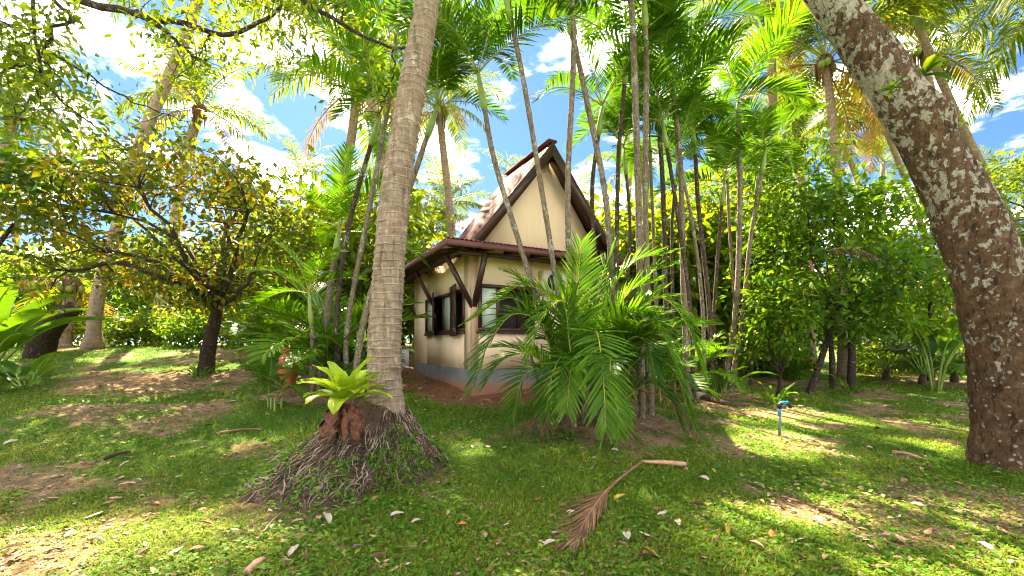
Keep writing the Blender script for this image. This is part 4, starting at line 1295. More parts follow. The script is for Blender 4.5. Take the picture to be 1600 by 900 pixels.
# overhanging tree above the left: it stands just outside the picture
def overhang_tree():
    base = Vector((-7.2, 4.4, gz(-7.2, 4.4)))
    root = thing('overhanging_tree', 'dark bare-barked branches with small green leaves hanging in at the top left', 'tree', base)
    rs = np.random.RandomState(9)
    tb = np.array(base)
    tk = MB(); top = np.array([-6.6, 4.7, 6.3])
    tk.tube(spline([(-7.2, 4.4, base.z - 0.2), (-7.1, 4.5, 2.5), (-6.8, 4.6, 4.6), tuple(top)], 16) - tb, np.linspace(0.24, 0.15, 16), 12, wob=0.12)
    tk.obj('trunk', M['grey_bark'], root, True)
    limbs = [
        ([(-6.6, 4.7, 6.3), at(40, -60, 5.2), at(123, 0, 5.2), at(217, 20, 5.2), at(290, 38, 5.3), at(350, 53, 5.4), at(402, 36, 5.5), at(440, 10, 5.6)], 0.055),
        ([at(217, 20, 5.2), at(252, 45, 5.2), at(290, 76, 5.2), at(309, 96, 5.2)], 0.030),
        ([at(330, 50, 5.4), at(318, 75, 5.4), at(292, 112, 5.5), at(262, 118, 5.6)], 0.012),
        ([(-6.6, 4.7, 6.3), at(30, -70, 4.9), at(84, 0, 4.9), at(116, 28, 4.9), at(92, 38, 4.9), at(70, 72, 4.9), at(62, 92, 4.9)], 0.032),
        ([(-6.9, 4.6, 4.9), at(-60, 120, 4.9), at(0, 110, 4.9), at(58, 96, 4.9)], 0.022),
        ([at(52, -40, 4.9), at(54, 50, 4.9), at(62, 96, 4.9), at(68, 128, 4.9), at(110, 168, 5.0), at(150, 200, 5.1), at(200, 235, 5.2)], 0.020),
        ([at(68, 128, 4.9), at(40, 165, 4.9), at(20, 190, 4.9)], 0.012),
        ([at(78, 82, 4.9), at(130, 112, 5.1), at(190, 150, 5.3), at(250, 175, 5.5), at(300, 190, 5.7)], 0.014),
        ([(-6.6, 4.7, 6.3), at(200, -190, 5.6), at(360, -80, 5.6), at(475, 0, 5.6), at(533, 37, 5.6), at(583, 62, 5.6), at(613, 75, 5.6), at(636, 74, 5.6)], 0.040),
        ([at(613, 75, 5.6), at(616, 104, 5.6), at(604, 150, 5.6), at(590, 185, 5.6)], 0.014),
        ([at(533, 37, 5.6), at(540, 8, 5.6), at(560, -20, 5.7)], 0.014),
        ([(-6.9, 4.6, 5.2), at(-80, 20, 4.6), at(-10, 30, 4.7), at(60, 60, 4.8)], 0.02)]
    lm = MB(); tips = []
    for pts, r in limbs:
        P = spline(pts, 22); P = P + rs.randn(22, 3) * 0.010
        lm.tube(P - tb, np.linspace(r, r * 0.35, 22), 7, wob=0.2)
        for k in range(6, 22):
            for rep in range(2 if r > 0.015 else 1):
                d = nrm(rs.randn(3) * np.array([1, 1, 0.8]) + np.array([0, 0, -0.15])); L = 0.18 + 0.35 * rs.rand()
                if rs.rand() < 0.5:
                    q = branch_path(P[k], P[k] + d * L, rs, 0.04, 4); lm.tube(q - tb, [0.007, 0.005, 0.004, 0.002], 4, cap=False)
                    tips += [q[2], q[3]]
    stuff(lm.obj('limbs', M['grey_bark'], root, True))
    lv = MB()
    leaf_cloud(lv, np.array(tips) - tb, 0.18, 7, 0.105, 0.042, rs, 0.05, 0.8, 0.5, 0.22)
    cl = []
    for (px, py, Y, n, s) in ((395, 60, 5.9, 26, 0.42), (345, 10, 5.9, 10, 0.4), (445, 25, 6.1, 12, 0.35), (45, 100, 5.4, 14, 0.36), (15, 30, 5.3, 9, 0.35), (85, 140, 5.5, 5, 0.25), (20, 180, 5.4, 11, 0.32), (240, 190, 5.8, 3, 0.2)):
        c = np.array(tuple(at(px, py, Y))) - tb
        cl += list(c + rs.randn(n, 3) * s * np.array([1, 0.8, 0.6]))
    leaf_cloud(lv, np.array(cl), 0.22, 11, 0.115, 0.045, rs, 0.1, 0.8, 0.5, 0.22)
    # the crown above, out of the picture
    cc = np.array([-4.6, 4.8, 7.8]) - tb + rs.randn(36, 3) * np.array([2.0, 1.3, 0.7])
    leaf_cloud(lv, cc, 0.4, 26, 0.13, 0.055, rs, 0, 0.8, 0.5, 0.2)
    stuff(lv.obj('foliage', M['light_tree'], root))


overhang_tree()

# leafy green trees on the right
b = gp(1262, 10.6)
V1 = lambda px, py, Y, b=b: np.array(tuple(at(px, py, Y) - b))
ms = tree_meshes(52, [(0, 0, -0.15), V1(1290, 540, 10.6), V1(1300, 500, 10.6), V1(1300, 450, 10.6)], V1(1300, 450, 10.6), V1(1300, 415, 10.6), (2.0, 1.6, 2.25), 13, 150, 44, 0.21, 0.09,
                 'green_tree', 'grey_bark', 0.075, 0.42, 0.48, 0.2, 0.6, -0.75, 0.65)
place_tree('broadleaf_tree', ms, b, 0, 1, 'dense glossy green broadleaf tree holding a dry palm frond, right of the palms')
b = gp(1215, 10.0)
V1 = lambda px, py, Y, b=b: np.array(tuple(at(px, py, Y) - b))
ms = tree_meshes(53, [(0, 0, -0.1), (0.05, 0, 0.3), (0.05, 0, 0.6)], np.array([0.05, 0, 0.6]), V1(1212, 500, 10.0), (0.75, 0.6, 0.95), 7, 46, 52, 0.17, 0.07, 'green_tree', 'tree_bark', 0.05, 0.30, 0.6, 0.2, 0.5, -0.8, 0.7)
place_tree('shrub', ms, b, 0, 1, 'bright green leafy shrub left below the dense broadleaf tree', 'shrub')
b = gp(1195, 14.0)
V1 = lambda px, py, Y, b=b: np.array(tuple(at(px, py, Y) - b))
ms = tree_meshes(54, [(0, 0, -0.15), V1(1190, 480, 14), V1(1200, 380, 14), V1(1200, 340, 14)], V1(1200, 340, 14), V1(1195, 300, 14), (2.4, 1.8, 2.2), 11, 90, 38, 0.21, 0.085,
                 'green_tree', 'grey_bark', 0.08, 0.6, 0.5, 0.22, 0.55, -0.9, 0.7)
place_tree('broadleaf_tree', ms, b, 0, 1, 'taller open-crowned tree behind the cane palms with sky between its leaves')
b = gp(1455, 13.0)
V1 = lambda px, py, Y, b=b: np.array(tuple(at(px, py, Y) - b))
ms = tree_meshes(55, [(0, 0, -0.15), V1(1455, 500, 13), V1(1450, 420, 13), V1(1445, 400, 13)], V1(1445, 400, 13), V1(1448, 395, 13), (1.9, 1.5, 1.7), 10, 80, 40, 0.22, 0.09,
                 'green_tree', 'grey_bark', 0.075, 0.55, 0.6, 0.22, 0.55, -0.9, 0.7)
place_tree('broadleaf_tree', ms, b, 0, 1, 'green tree just left of the leaning trunk, behind the fan palm')
b = gp(1640, 12.0)
V1 = lambda px, py, Y, b=b: np.array(tuple(at(px, py, Y) - b))
ms = tree_meshes(56, [(0, 0, -0.15), V1(1640, 480, 12), V1(1630, 380, 12), V1(1625, 340, 12)], V1(1625, 340, 12), V1(1615, 330, 12), (1.7, 1.5, 2.1), 10, 66, 50, 0.17, 0.075,
                 'light_tree', 'tree_bark', 0.10, 0.5, 0.5, 0.22, 0.5, -0.9, 0.7)
place_tree('broadleaf_tree', ms, b, 0, 1, 'light green tree beyond the leaning trunk at the far right edge')


# banana-like plant and dark stump at the left edge
def paddle_plant(label, base, n, L, W, seed, e_rng=(45, 85), az_rng=None, name='banana_plant', group=None, mat='banana_leaf', pet=0.35):
    rs = np.random.RandomState(seed)
    root = thing(name, label, 'plant', base, group)
    for k in range(n):
        az = k * 2.399 + 0.3 * rs.randn() if az_rng is None else rs.uniform(*az_rng)
        e0 = rs.uniform(*e_rng); l = L * (0.75 + 0.4 * rs.rand())
        P = bent((0.08 * math.cos(az), 0.08 * math.sin(az), -0.05), az, e0, e0 - 70 - 20 * rs.rand(), l, 14, 1.7)
        m = int(14 * pet)
        mb = MB(); strap_leaf(mb, P[m:], W, (0, 0, 1), 0, float(np.clip(0.5 + 0.25 * rs.randn(), 0, 1)), 0.012, k, 0.16, 5, ([0, 0.08, 0.3, 0.7, 0.92, 1], [0.15, 0.7, 1, 0.92, 0.5, 0.05]))
        lf = mb.obj('leaf', M[mat], root, True)
        mb = MB(); mb.tube(P[:-1] - np.array([0, 0, 0.012]), np.linspace(0.028, 0.006, 13) * W / 0.4, 6); mb.obj('leaf_stalk', M['crownshaft'], lf, True)
    return root


paddle_plant('large banana plant with upright paddle leaves at the left edge', gp(-30, 9.6), 14, 3.0, 0.55, 3, (50, 86))
paddle_plant('low broad-leaved ginger plant by the dark stump at the left edge', gp(40, 9.0), 10, 1.1, 0.24, 4, (30, 75), pet=0.3)
b = gp(62, 12.4)
root = thing('dead_stump', 'dark leaning dead trunk at the left edge beneath the palms', 'stump', b)
mb = MB(); mb.tube(spline([(0, 0, -0.1), (0.1, 0, 0.5), (0.55, 0, 1.1), (0.95, 0.1, 1.45)], 14), np.linspace(0.36, 0.2, 14), 12, wob=0.2, seed=2); mb.obj('trunk', M['tree_bark'], root, True)

# big round leaves of a climber at the left, below the overhanging branches
root = thing('round_leaved_tree', 'small tree with large rounded green leaves at the left edge', 'tree', gp(-60, 8.2))
rs = np.random.RandomState(77)
mb = MB(); mb.tube(spline([(0, 0, -0.1), (0.1, 0, 1.5), (0.5, 0, 2.6), (1.0, 0, 3.3)], 12), np.linspace(0.10, 0.03, 12), 8, wob=0.1); mb.obj('trunk', M['tree_bark'], root, True)
lv = MB(); n = 330
cpt = np.array(tuple(at(25, 275, 8.2) - gp(-60, 8.2))); pos = cpt + rs.randn(n, 3) * np.array([0.75, 0.5, 0.42])
lv.leaves(pos, np.stack([rs.randn(n), rs.randn(n), rs.randn(n) * 0.3 - 0.2], -1), rs.randn(n, 3) * 0.45 + [0, -0.2, 1], 0.24 + 0.12 * rs.rand(n), 0.22, np.clip(0.5 + 0.25 * rs.randn(n), 0, 1), 0, 0.08, 0.12)
stuff(lv.obj('foliage', M['banana_leaf'], root))


# ------------------------------------------------------------------ foreground clump of areca palm
def path_frond(root, base, ctl, n, ll, lw, mats, seed, split=False, droop=0.075, vang=0.30, rach=0.013, petiole=0.22):
    P = spline([at(*c) for c in ctl], 18) - np.array(tuple(base))
    B, q, tr, rnd, P = frond_arrays(P, n=n, ll=ll, lw=lw, vang=vang, sweep=(0.42, 1.05), droop=droop, seed=seed, petiole=petiole, segs=4, tipshort=0.45, fold=True, jitter=0.08)
    mr = MB(); mr.tube(P, np.linspace(rach, rach * 0.25, len(P)), 6)
    if split:
        fr = mr.obj('frond', mats[1], root, True)
        for k in range(len(B)):
            mb = MB(); mb.add(B[k], [q, tr], 0, float(rnd[k])); mb.obj('leaflet', mats[0], fr, True)
    else:
        N, K = B.shape[:2]; o = np.arange(N)[:, None, None] * K
        mb = MB(); mb.add(B.reshape(-1, 3), [(o + q[None]).reshape(-1, 4), (o + tr[None]).reshape(-1, 3)], 0, np.repeat(rnd, K))
        mb.tube(P, np.linspace(rach, rach * 0.25, len(P)), 6, 1)
        mb.obj('frond', mats, root)


def front_clump():
    base = gp(930, 6.5)
    root = thing('areca_palm', 'lush low areca palm clump with arching green fronds in front of the bungalow', 'palm', base)
    G = [M['areca_leaf'], M['rachis']]; Bq = [M['areca_bright'], M['rachis_y']]
    big = [([(925, 600, 6.2), (930, 520, 5.95), (938, 545, 5.55), (944, 610, 5.35), (946, 672, 5.3)], 36, Bq),
           ([(940, 610, 6.3), (955, 520, 6.15), (1000, 488, 5.9), (1035, 520, 5.7), (1058, 580, 5.6)], 36, Bq),
           ([(905, 610, 6.5), (905, 520, 6.4), (903, 450, 6.35), (908, 380, 6.35)], 36, Bq),
           ([(950, 610, 6.4), (980, 510, 6.3), (1030, 465, 6.15), (1072, 505, 6.0), (1098, 580, 5.9)], 36, Bq),
           ([(890, 610, 6.4), (860, 520, 6.3), (805, 490, 6.1), (762, 540, 5.95), (738, 605, 5.85)], 36, G)]
    for i, (c, n, m) in enumerate(big):
        path_frond(root, base, c, n, 0.58, 0.040, m, 500 + i, i < 4)
    more = [([(950, 620, 6.3), (1000, 560, 6.1), (1050, 575, 5.95), (1082, 660, 5.85)], 26, 0.42, G),
            ([(880, 620, 6.4), (850, 520, 6.4), (800, 465, 6.35), (735, 500, 6.2)], 30, 0.46, G),
            ([(895, 600, 6.5), (870, 480, 6.5), (820, 445, 6.5), (775, 470, 6.4)], 28, 0.44, Bq),
            ([(880, 640, 6.3), (850, 580, 6.1), (818, 590, 5.9), (800, 660, 5.8)], 26, 0.42, G),
            ([(935, 640, 6.0), (955, 610, 5.75), (965, 640, 5.6), (967, 682, 5.6)], 22, 0.30, Bq),
            ([(930, 600, 6.6), (950, 470, 6.6), (990, 410, 6.6), (1045, 395, 6.5)], 30, 0.46, G),
            ([(920, 600, 6.6), (930, 480, 6.7), (945, 420, 6.8), (960, 385, 6.8)], 28, 0.44, G),
            ([(900, 630, 6.2), (880, 560, 5.95), (862, 590, 5.75), (852, 655, 5.7)], 26, 0.42, G),
            ([(890, 640, 6.4), (840, 560, 6.3), (790, 560, 6.2), (757, 600, 6.1)], 26, 0.40, G),
            ([(960, 640, 6.3), (1010, 600, 6.2), (1045, 620, 6.1), (1068, 672, 6.0)], 24, 0.34, G),
            ([(915, 620, 6.3), (905, 520, 6.1), (880, 470, 5.95), (845, 500, 5.8), (825, 560, 5.75)], 28, 0.46, Bq),
            ([(935, 620, 6.3), (960, 500, 6.15), (985, 455, 6.1), (1020, 440, 6.0)], 28, 0.46, Bq),
            ([(905, 630, 6.3), (890, 540, 6.1), (885, 490, 6.0), (870, 430, 6.0)], 28, 0.44, G),
            ([(945, 620, 6.3), (975, 540, 6.0), (1005, 530, 5.8), (1025, 590, 5.65)], 26, 0.44, G),
            ([(915, 630, 6.2), (905, 570, 5.9), (893, 575, 5.65), (886, 640, 5.5)], 26, 0.42, Bq),
            ([(955, 620, 6.5), (990, 500, 6.6), (1015, 430, 6.6), (1050, 415, 6.5)], 28, 0.44, G),
            ([(890, 620, 6.5), (850, 500, 6.6), (815, 440, 6.7), (790, 425, 6.7)], 28, 0.42, G)]
    for i, (c, n, l, m) in enumerate(more):
        path_frond(root, base, c, n + 8, l * 1.18, 0.037, m, 600 + i)
    rs = np.random.RandomState(6)
    for k in range(20):
        az = k * 2.399; E = (78, 58, 58, 38)[k % 4]
        link('frond', (ARECA if k % 3 else ARECA_B)[E][k % 2], root, (0.3 * rs.randn(), 0.2 * rs.rand() + 0.1, 0.25 + 0.5 * rs.rand()), (0, 0, az), 0.75 + 0.2 * rs.rand())
    for k in range(9):
        x, y = 0.32 * rs.randn(), 0.18 * rs.randn()
        mb = MB(); mb.tube(spline([(x, y, -0.1), (x * 1.2, y * 1.2, 0.45), (x * 1.5, y * 1.5, 0.95 + 0.4 * rs.rand())], 12), np.linspace(0.03, 0.018, 12), 7, wob=0.1, seed=k)
        mb.obj('cane', M['areca_bark'], root, True)
    # dead hanging fronds low in the clump
    for i, c in enumerate(([(1000, 610, 6.2), (1040, 622, 6.0), (1075, 655, 5.9), (1095, 690, 5.85)], [(880, 640, 6.2), (862, 640, 6.0), (850, 668, 5.9), (838, 690, 5.9)])):
        path_frond(root, base, c, 16, 0.25, 0.02, [M['dead_leaf'], M['rachis_dead']], 700 + i, False, 0.5, -0.2)


front_clump()

# ------------------------------------------------------------------ tall cane palms: stems rising from the clumps
CB = [  # control points (px, py, Y), radius, crown scale, fronds, bark, label
    ([(882, 655, 6.6), (862, 540, 6.6), (835, 455, 6.6), (775, 260, 6.7), (757, 170, 6.7)], 0.045, 0.95, 8, 'areca_bark', 'cane palm stem leaning far left across the bungalow gable'),
    ([(890, 655, 6.5), (880, 520, 6.45), (866, 420, 6.4), (822, 150, 6.4), (797, 25, 6.4)], 0.042, 1.0, 9, 'areca_bark', 'slim cane palm crossing the middle of the gable, leaning left at the top'),
    ([(897, 660, 6.4), (893, 500, 6.4), (887, 300, 6.4), (896, 90, 6.4), (893, -20, 6.4)], 0.046, 1.05, 9, 'areca_bark', 'upright white-spotted cane palm stem before the right side of the gable'),
    ([(965, 640, 6.9), (958, 480, 6.9), (946, 310, 6.9), (915, 150, 6.9), (896, 60, 6.9)], 0.050, 1.05, 9, 'areca_bark', 'cane palm stem leaning left beside the right barge board'),
    ([(1003, 640, 7.0), (1000, 470, 7.0), (997, 300, 7.0), (990, 80, 7.0), (985, -30, 7.0)], 0.056, 1.15, 10, 'areca_bark', 'tall pale straight cane palm, left one of a close pair right of the gable'),
    ([(1018, 640, 7.3), (1012, 470, 7.3), (1008, 300, 7.3), (1010, 120, 7.3), (1008, 40, 7.3)], 0.052, 1.1, 9, 'areca_bark', 'tall pale straight cane palm, right one of a close pair right of the gable'),
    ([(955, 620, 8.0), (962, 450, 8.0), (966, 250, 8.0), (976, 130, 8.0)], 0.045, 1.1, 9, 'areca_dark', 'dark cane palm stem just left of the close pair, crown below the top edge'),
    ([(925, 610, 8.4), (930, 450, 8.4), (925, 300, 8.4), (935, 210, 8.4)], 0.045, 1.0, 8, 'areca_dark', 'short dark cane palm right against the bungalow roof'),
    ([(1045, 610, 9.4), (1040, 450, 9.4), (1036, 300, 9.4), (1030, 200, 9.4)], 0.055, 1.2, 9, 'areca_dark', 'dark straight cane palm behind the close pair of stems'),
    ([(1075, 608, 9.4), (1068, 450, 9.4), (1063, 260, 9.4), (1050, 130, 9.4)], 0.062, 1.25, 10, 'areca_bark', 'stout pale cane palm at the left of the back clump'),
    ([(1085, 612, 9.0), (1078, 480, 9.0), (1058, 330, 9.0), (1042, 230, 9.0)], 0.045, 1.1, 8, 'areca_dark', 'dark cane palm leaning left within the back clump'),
    ([(1112, 612, 10.2), (1108, 480, 10.2), (1092, 330, 10.2), (1086, 240, 10.2)], 0.055, 1.25, 9, 'areca_dark', 'slender cane palm in the middle of the back clump with dark fronds'),
    ([(1130, 616, 10.4), (1150, 480, 10.4), (1156, 320, 10.4), (1154, 195, 10.4)], 0.065, 1.2, 11, 'areca_bark', 'pale cane palm with a bright crownshaft at the right of the back clump'),
    ([(1140, 616, 10.5), (1160, 500, 10.5), (1172, 380, 10.5), (1190, 270, 10.5)], 0.055, 0.95, 8, 'areca_bark', 'pale cane palm leaning right out of the back clump'),
    ([(1122, 616, 10.6), (1115, 520, 10.6), (1120, 420, 10.6), (1128, 320, 10.6)], 0.045, 1.0, 8, 'areca_dark', 'short cane palm inside the back clump'),
    ([(1030, 612, 10.0), (1026, 480, 10.0), (1020, 340, 10.0), (1016, 250, 10.0)], 0.040, 0.8, 8, 'areca_bark', 'thin cane palm low behind the right one of the close pair'),
    ([(1060, 610, 11.0), (1052, 480, 11.0), (1050, 350, 11.0), (1058, 270, 11.0)], 0.042, 0.85, 8, 'areca_dark', 'thin dark cane palm between the close pair and the stout pale one'),
    ([(1100, 612, 9.6), (1098, 480, 9.6), (1082, 350, 9.6), (1070, 290, 9.6)], 0.040, 0.8, 8, 'areca_bark', 'thin pale cane palm leaning left in the back clump'),
    ([(1150, 612, 11.2), (1148, 480, 11.2), (1140, 360, 11.2), (1136, 280, 11.2)], 0.042, 0.85, 8, 'areca_bark', 'thin pale cane palm upright between the two right-hand stems'),
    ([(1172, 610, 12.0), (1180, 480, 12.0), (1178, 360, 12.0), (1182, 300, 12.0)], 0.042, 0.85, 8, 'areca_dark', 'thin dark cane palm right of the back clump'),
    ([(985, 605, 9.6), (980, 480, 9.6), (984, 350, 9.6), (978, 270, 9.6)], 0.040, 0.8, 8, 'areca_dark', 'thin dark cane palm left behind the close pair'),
    # left of the bungalow
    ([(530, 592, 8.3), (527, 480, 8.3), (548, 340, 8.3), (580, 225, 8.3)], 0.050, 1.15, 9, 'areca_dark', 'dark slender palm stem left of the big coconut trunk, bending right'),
    ([(548, 592, 8.2), (542, 520, 8.2), (580, 310, 8.2), (606, 170, 8.2), (614, 100, 8.2)], 0.050, 1.15, 9, 'areca_bark', 'pale slender palm stem hugging the left side of the big coconut trunk'),
    ([(548, 600, 7.8), (576, 470, 7.8), (638, 300, 7.8), (668, 212, 7.8)], 0.055, 1.0, 9, 'areca_bark', 'slender palm that passes behind the big coconut trunk and leans right'),
    ([(500, 595, 8.8), (515, 460, 8.8), (523, 405, 8.8)], 0.070, 0.95, 9, 'areca_bark', 'short pale-stemmed palm with yellow-green fronds left of the coconut trunk'),
    ([(486, 592, 8.0), (488, 540, 8.0), (486, 505, 8.0)], 0.040, 0.6, 9, 'areca_bark', 'low young palm with drooping fronds beside the terracotta jar'),
]
for i, (c, r, sc_, n, bark, lab) in enumerate(CB):
    pts = [at(*q) for q in c]
    pts[0].z = gz(pts[0].x, pts[0].y)
    cane(lab, pts, r * 1.05, r * 0.85, sc_ * 0.92, max(6, n - 2), 900 + i, bark=bark, lib=ARECA_B if i in (12, 16, 18, 21, 24, 25) else ARECA)


# low palm fans filling the understory
def low_areca(label, base, n, scale, seed, lib):
    rs = np.random.RandomState(seed)
    root = thing('areca_palm', label, 'palm', base, 'low areca palms')
    for k in range(n):
        az = k * 2.399 + 0.3 * rs.randn(); E = (78, 58, 58, 38, 38, 15)[k % 6]
        link('frond', lib[E][rs.randint(2)], root, (0.2 * rs.randn(), 0.2 * rs.randn(), 0.1 + 0.35 * rs.rand()), (0, 0, az), scale * (0.8 + 0.4 * rs.rand()))
    for k in range(5):
        x, y = 0.2 * rs.randn(), 0.2 * rs.randn()
        h = min(1.0, scale); mb = MB(); mb.tube(spline([(x * h, y * h, -0.1), (x * h, y * h, 0.3 * h), (x * 1.2 * h, y * 1.2 * h, 0.6 * h)], 8), np.linspace(0.03, 0.016, 8) * (0.4 + 0.6 * h), 6); mb.obj('cane', M['crownshaft'], root, True)


for lab, px, Y, n, s, sd, lib in (
        ('dark green areca palm low between the reddish tree and the coconut trunk', 520, 8.6, 16, 0.72, 1, ARECA),
        ('areca palm with tall upright fronds right behind the low one left of the trunk', 525, 9.6, 16, 1.2, 2, ARECA_B),
        ('shaded areca palm spreading over the ground beside the terracotta jar', 428, 7.4, 10, 0.36, 3, ARECA),
        ('pale areca palm behind the terracotta jar', 468, 12.6, 16, 1.1, 4, ARECA_B),
        ('areca palm at the foot of the close pair of stems', 1015, 8.6, 14, 0.72, 5, ARECA),
        ('areca palm under the back clump of cane palms', 1075, 10.2, 10, 0.7, 6, ARECA_B),
        ('areca palm half hidden behind the bungalow right wall', 985, 11.5, 16, 1.3, 7, ARECA)):
    low_areca(lab, gp(px, Y), n, s, sd, lib)


# broad leaves at the foot of the back clump, strappy lilies under the shrub
paddle_plant('heliconia with long upright leaves at the foot of the back cane palms', gp(1122, 9.9), 8, 1.25, 0.16, 8, (45, 85), name='heliconia', pet=0.25)
paddle_plant('heliconia with broad bright leaves behind the tree left of the leaning trunk', gp(1462, 11.0), 8, 2.9, 0.42, 18, (70, 88), name='heliconia', pet=0.4)
for lab, px, Y, sd in (('strappy lily clump under the bright shrub on the right lawn', 1210, 9.2, 1), ('strappy lily clump behind the thin grey trunks on the right', 1325, 10.6, 2), ('strappy lily clump at the foot of the reddish tree', 312, 9.7, 3)):
    paddle_plant(lab, gp(px, Y), 22, 0.75 if sd != 3 else 0.45, 0.05, 60 + sd, (25, 80), name='lily_clump', group='strappy lily clumps', mat='clover', pet=0.1)


# fan palms at the right
def fan_palm(label, base, n, seed, R0=0.55, H=1.2):
    rs = np.random.RandomState(seed)
    root = thing('fan_palm', label, 'palm', base, 'fan palms on the right lawn')
    mb = MB(); mb.tube([(0, 0, -0.1), (0, 0, 0.15), (0.02, 0, 0.32)], [0.10, 0.10, 0.05], 9, wob=0.4); mb.obj('trunk', M['root_d'], root)
    for k in range(n):
        az = k * 2.399 + 0.2 * rs.randn(); e0 = 25 + 58 * rs.rand()
        P = bent((0, 0, 0.25), az, e0, e0 - 25, H * (0.7 + 0.5 * rs.rand()), 7)
        mb = MB(); hub = P[-1]; f = nrm(P[-1] - P[-2]); s = nrm(np.cross(f, [0, 0, 1.0])); u = np.cross(s, f)
        f2 = nrm(f * 0.8 - np.array([0, 0, 0.45])); u2 = np.cross(s, f2)
        m = 26
        for j in range(m):
            a = R(-130 + 260 * j / (m - 1))
            d = nrm(f2 * math.cos(a) + s * math.sin(a) + u2 * 0.05 * (-1) ** j)
            w = nrm(np.cross(d, u2)) * 0.026 * R0 / 0.55
            L = R0 * (1 - 0.2 * abs(a) / 2.3)
            p1 = hub + d * L * 0.6; p2 = hub + d * L - np.array([0, 0, 0.14 * L])
            mb.add([hub - w * 0.2, hub + w * 0.2, p1 + w, p1 - w, p2], [np.array([[0, 1, 2, 3]]), np.array([[3, 2, 4]])], 0, 0.5 + 0.1 * rs.randn())
        lf = mb.obj('leaf', M['areca_leaf'], root)
        mb = MB(); mb.tube(P, np.linspace(0.016, 0.009, 7), 5); mb.obj('leaf_stalk', M['crownshaft'], lf)


fan_palm('fan palm with large dark pleated leaves left of the leaning trunk', gp(1442, 12.0), 18, 1, 0.72, 1.35)
fan_palm('smaller fan palm close to the base of the leaning trunk', gp(1492, 12.6), 14, 2, 0.68, 1.3)
fan_palm('fan palm at the middle of the right lawn edge under the trees', gp(1385, 13.2), 14, 3, 0.6, 1.1)

# thin grey trunks under the right tree
for lab, px, Y, top, r in (('thin pale grey trunk leaning left under the broadleaf tree', 1303, 11.2, (1287, 505), 0.055), ('thin pale grey trunk standing straight beside the leaning thin one', 1300, 11.3, (1292, 500), 0.05), ('brown trunk stub under the broadleaf tree', 1330, 11.6, (1328, 498), 0.085)):
    b = gp(px, Y); root = thing('thin_trunk', lab, 'tree trunk', b)
    e = at(top[0], top[1] - 60, Y) - b
    mb = MB(); mb.tube(spline([(0, 0, -0.1), tuple(e * 0.5 + Vector((0.04, 0, 0))), tuple(e)], 12), np.linspace(r * 1.2, r * 0.8, 12), 9, wob=0.2, seed=int(px)); mb.obj('trunk', M['grey_bark'] if r < 0.1 else M['tree_bark'], root, True)


# ------------------------------------------------------------------ coconut palms of the grove
def cp(label, ctl, r0, r1, sc_, **kw):
    pts = [at(*c) for c in ctl]
    pts[0].z = gz(pts[0].x, pts[0].y)
    coconut(label, pts, r0, r1, sc_, **kw)


cp('coconut palm with swollen base and pale trunk leaning right at the left lawn', [(145, 545, 14), (152, 470, 14), (185, 350, 14), (225, 210, 14), (285, 70, 14.2), (330, -70, 14.5)], 0.20, 0.15, 1.0, seed=1, flare=1.9, seg=16)
cp('small coconut palm crown standing over the reddish tree', [(235, 560, 19), (262, 420, 19), (290, 250, 19), (314, 168, 19)], 0.26, 0.18, 0.85, seed=2, old_n=3)
cp('pale coconut trunk behind the slender palms, yellow fronds at the top', [(470, 560, 17), (505, 420, 17), (543, 250, 17), (560, 130, 17)], 0.20, 0.16, 1.0, seed=3, old_n=3)
cp('coconut palm with full round crown seen between trunk and bungalow roof', [(690, 560, 24), (692, 450, 24), (697, 325, 24)], 0.2, 0.16, 0.85, seed=4, n=20)
cp('low yellow-green coconut palm just above the bungalow eave', [(650, 560, 22), (655, 470, 22), (655, 392, 22)], 0.2, 0.16, 0.8, seed=5, n=18)
cp('coconut palm with orange dead fronds left of the leaning trunk', [(1318, 565, 14), (1314, 450, 14), (1310, 320, 14), (1300, 180, 14), (1288, 95, 14)], 0.145, 0.12, 0.9, seed=6, old_n=6, n=18)
cp('very slender coconut palm crossing right of the leaning trunk', [(1700, 575, 13), (1660, 480, 13), (1590, 365, 13), (1500, 190, 13), (1425, 20, 13), (1400, -30, 13)], 0.12, 0.09, 0.85, seed=7, n=16)
cp('coconut palm crown half hidden behind the upper leaning trunk', [(1500, 570, 16), (1490, 400, 16), (1470, 220, 16), (1440, 75, 16)], 0.14, 0.12, 0.9, seed=8, old_n=3, n=18)
cp('small coconut palm with thin leaning stem left of the leaning trunk', [(1500, 570, 18), (1470, 450, 18), (1425, 310, 18), (1375, 180, 18)], 0.125, 0.10, 0.72, seed=9, n=15)
cp('thin leaning coconut palm behind the broadleaf tree', [(1430, 570, 21), (1395, 430, 21), (1350, 310, 21), (1305, 190, 21)], 0.14, 0.11, 0.85, seed=10, n=15)
cp('small coconut palm crown right of the back cane palms', [(1270, 570, 18), (1262, 430, 18), (1248, 220, 18)], 0.18, 0.14, 0.8, seed=11, n=16)
cp('coconut palm whose yellow fronds hang in at the top right corner', [(1900, 580, 9.5), (1880, 400, 9.5), (1820, 100, 9.5), (1720, -55, 9.5)], 0.2, 0.17, 0.95, seed=12, n=18, old_n=2)
cp('coconut palm with bright fronds at the top edge right of the cane palms', [(1215, 570, 15), (1210, 350, 15), (1205, 100, 15), (1200, 0, 15)], 0.18, 0.14, 0.8, seed=13, n=16, old_n=2)
cp('far coconut palm with bright fronds at the left edge', [(-40, 545, 16), (-20, 400, 16), (5, 250, 16), (25, 170, 16)], 0.22, 0.17, 0.85, seed=14, n=16, old_n=2)
cp('short coconut palm left behind the banana plant', [(100, 545, 15), (105, 500, 15), (112, 440, 15)], 0.2, 0.16, 0.75, seed=15, n=15, old_n=2)
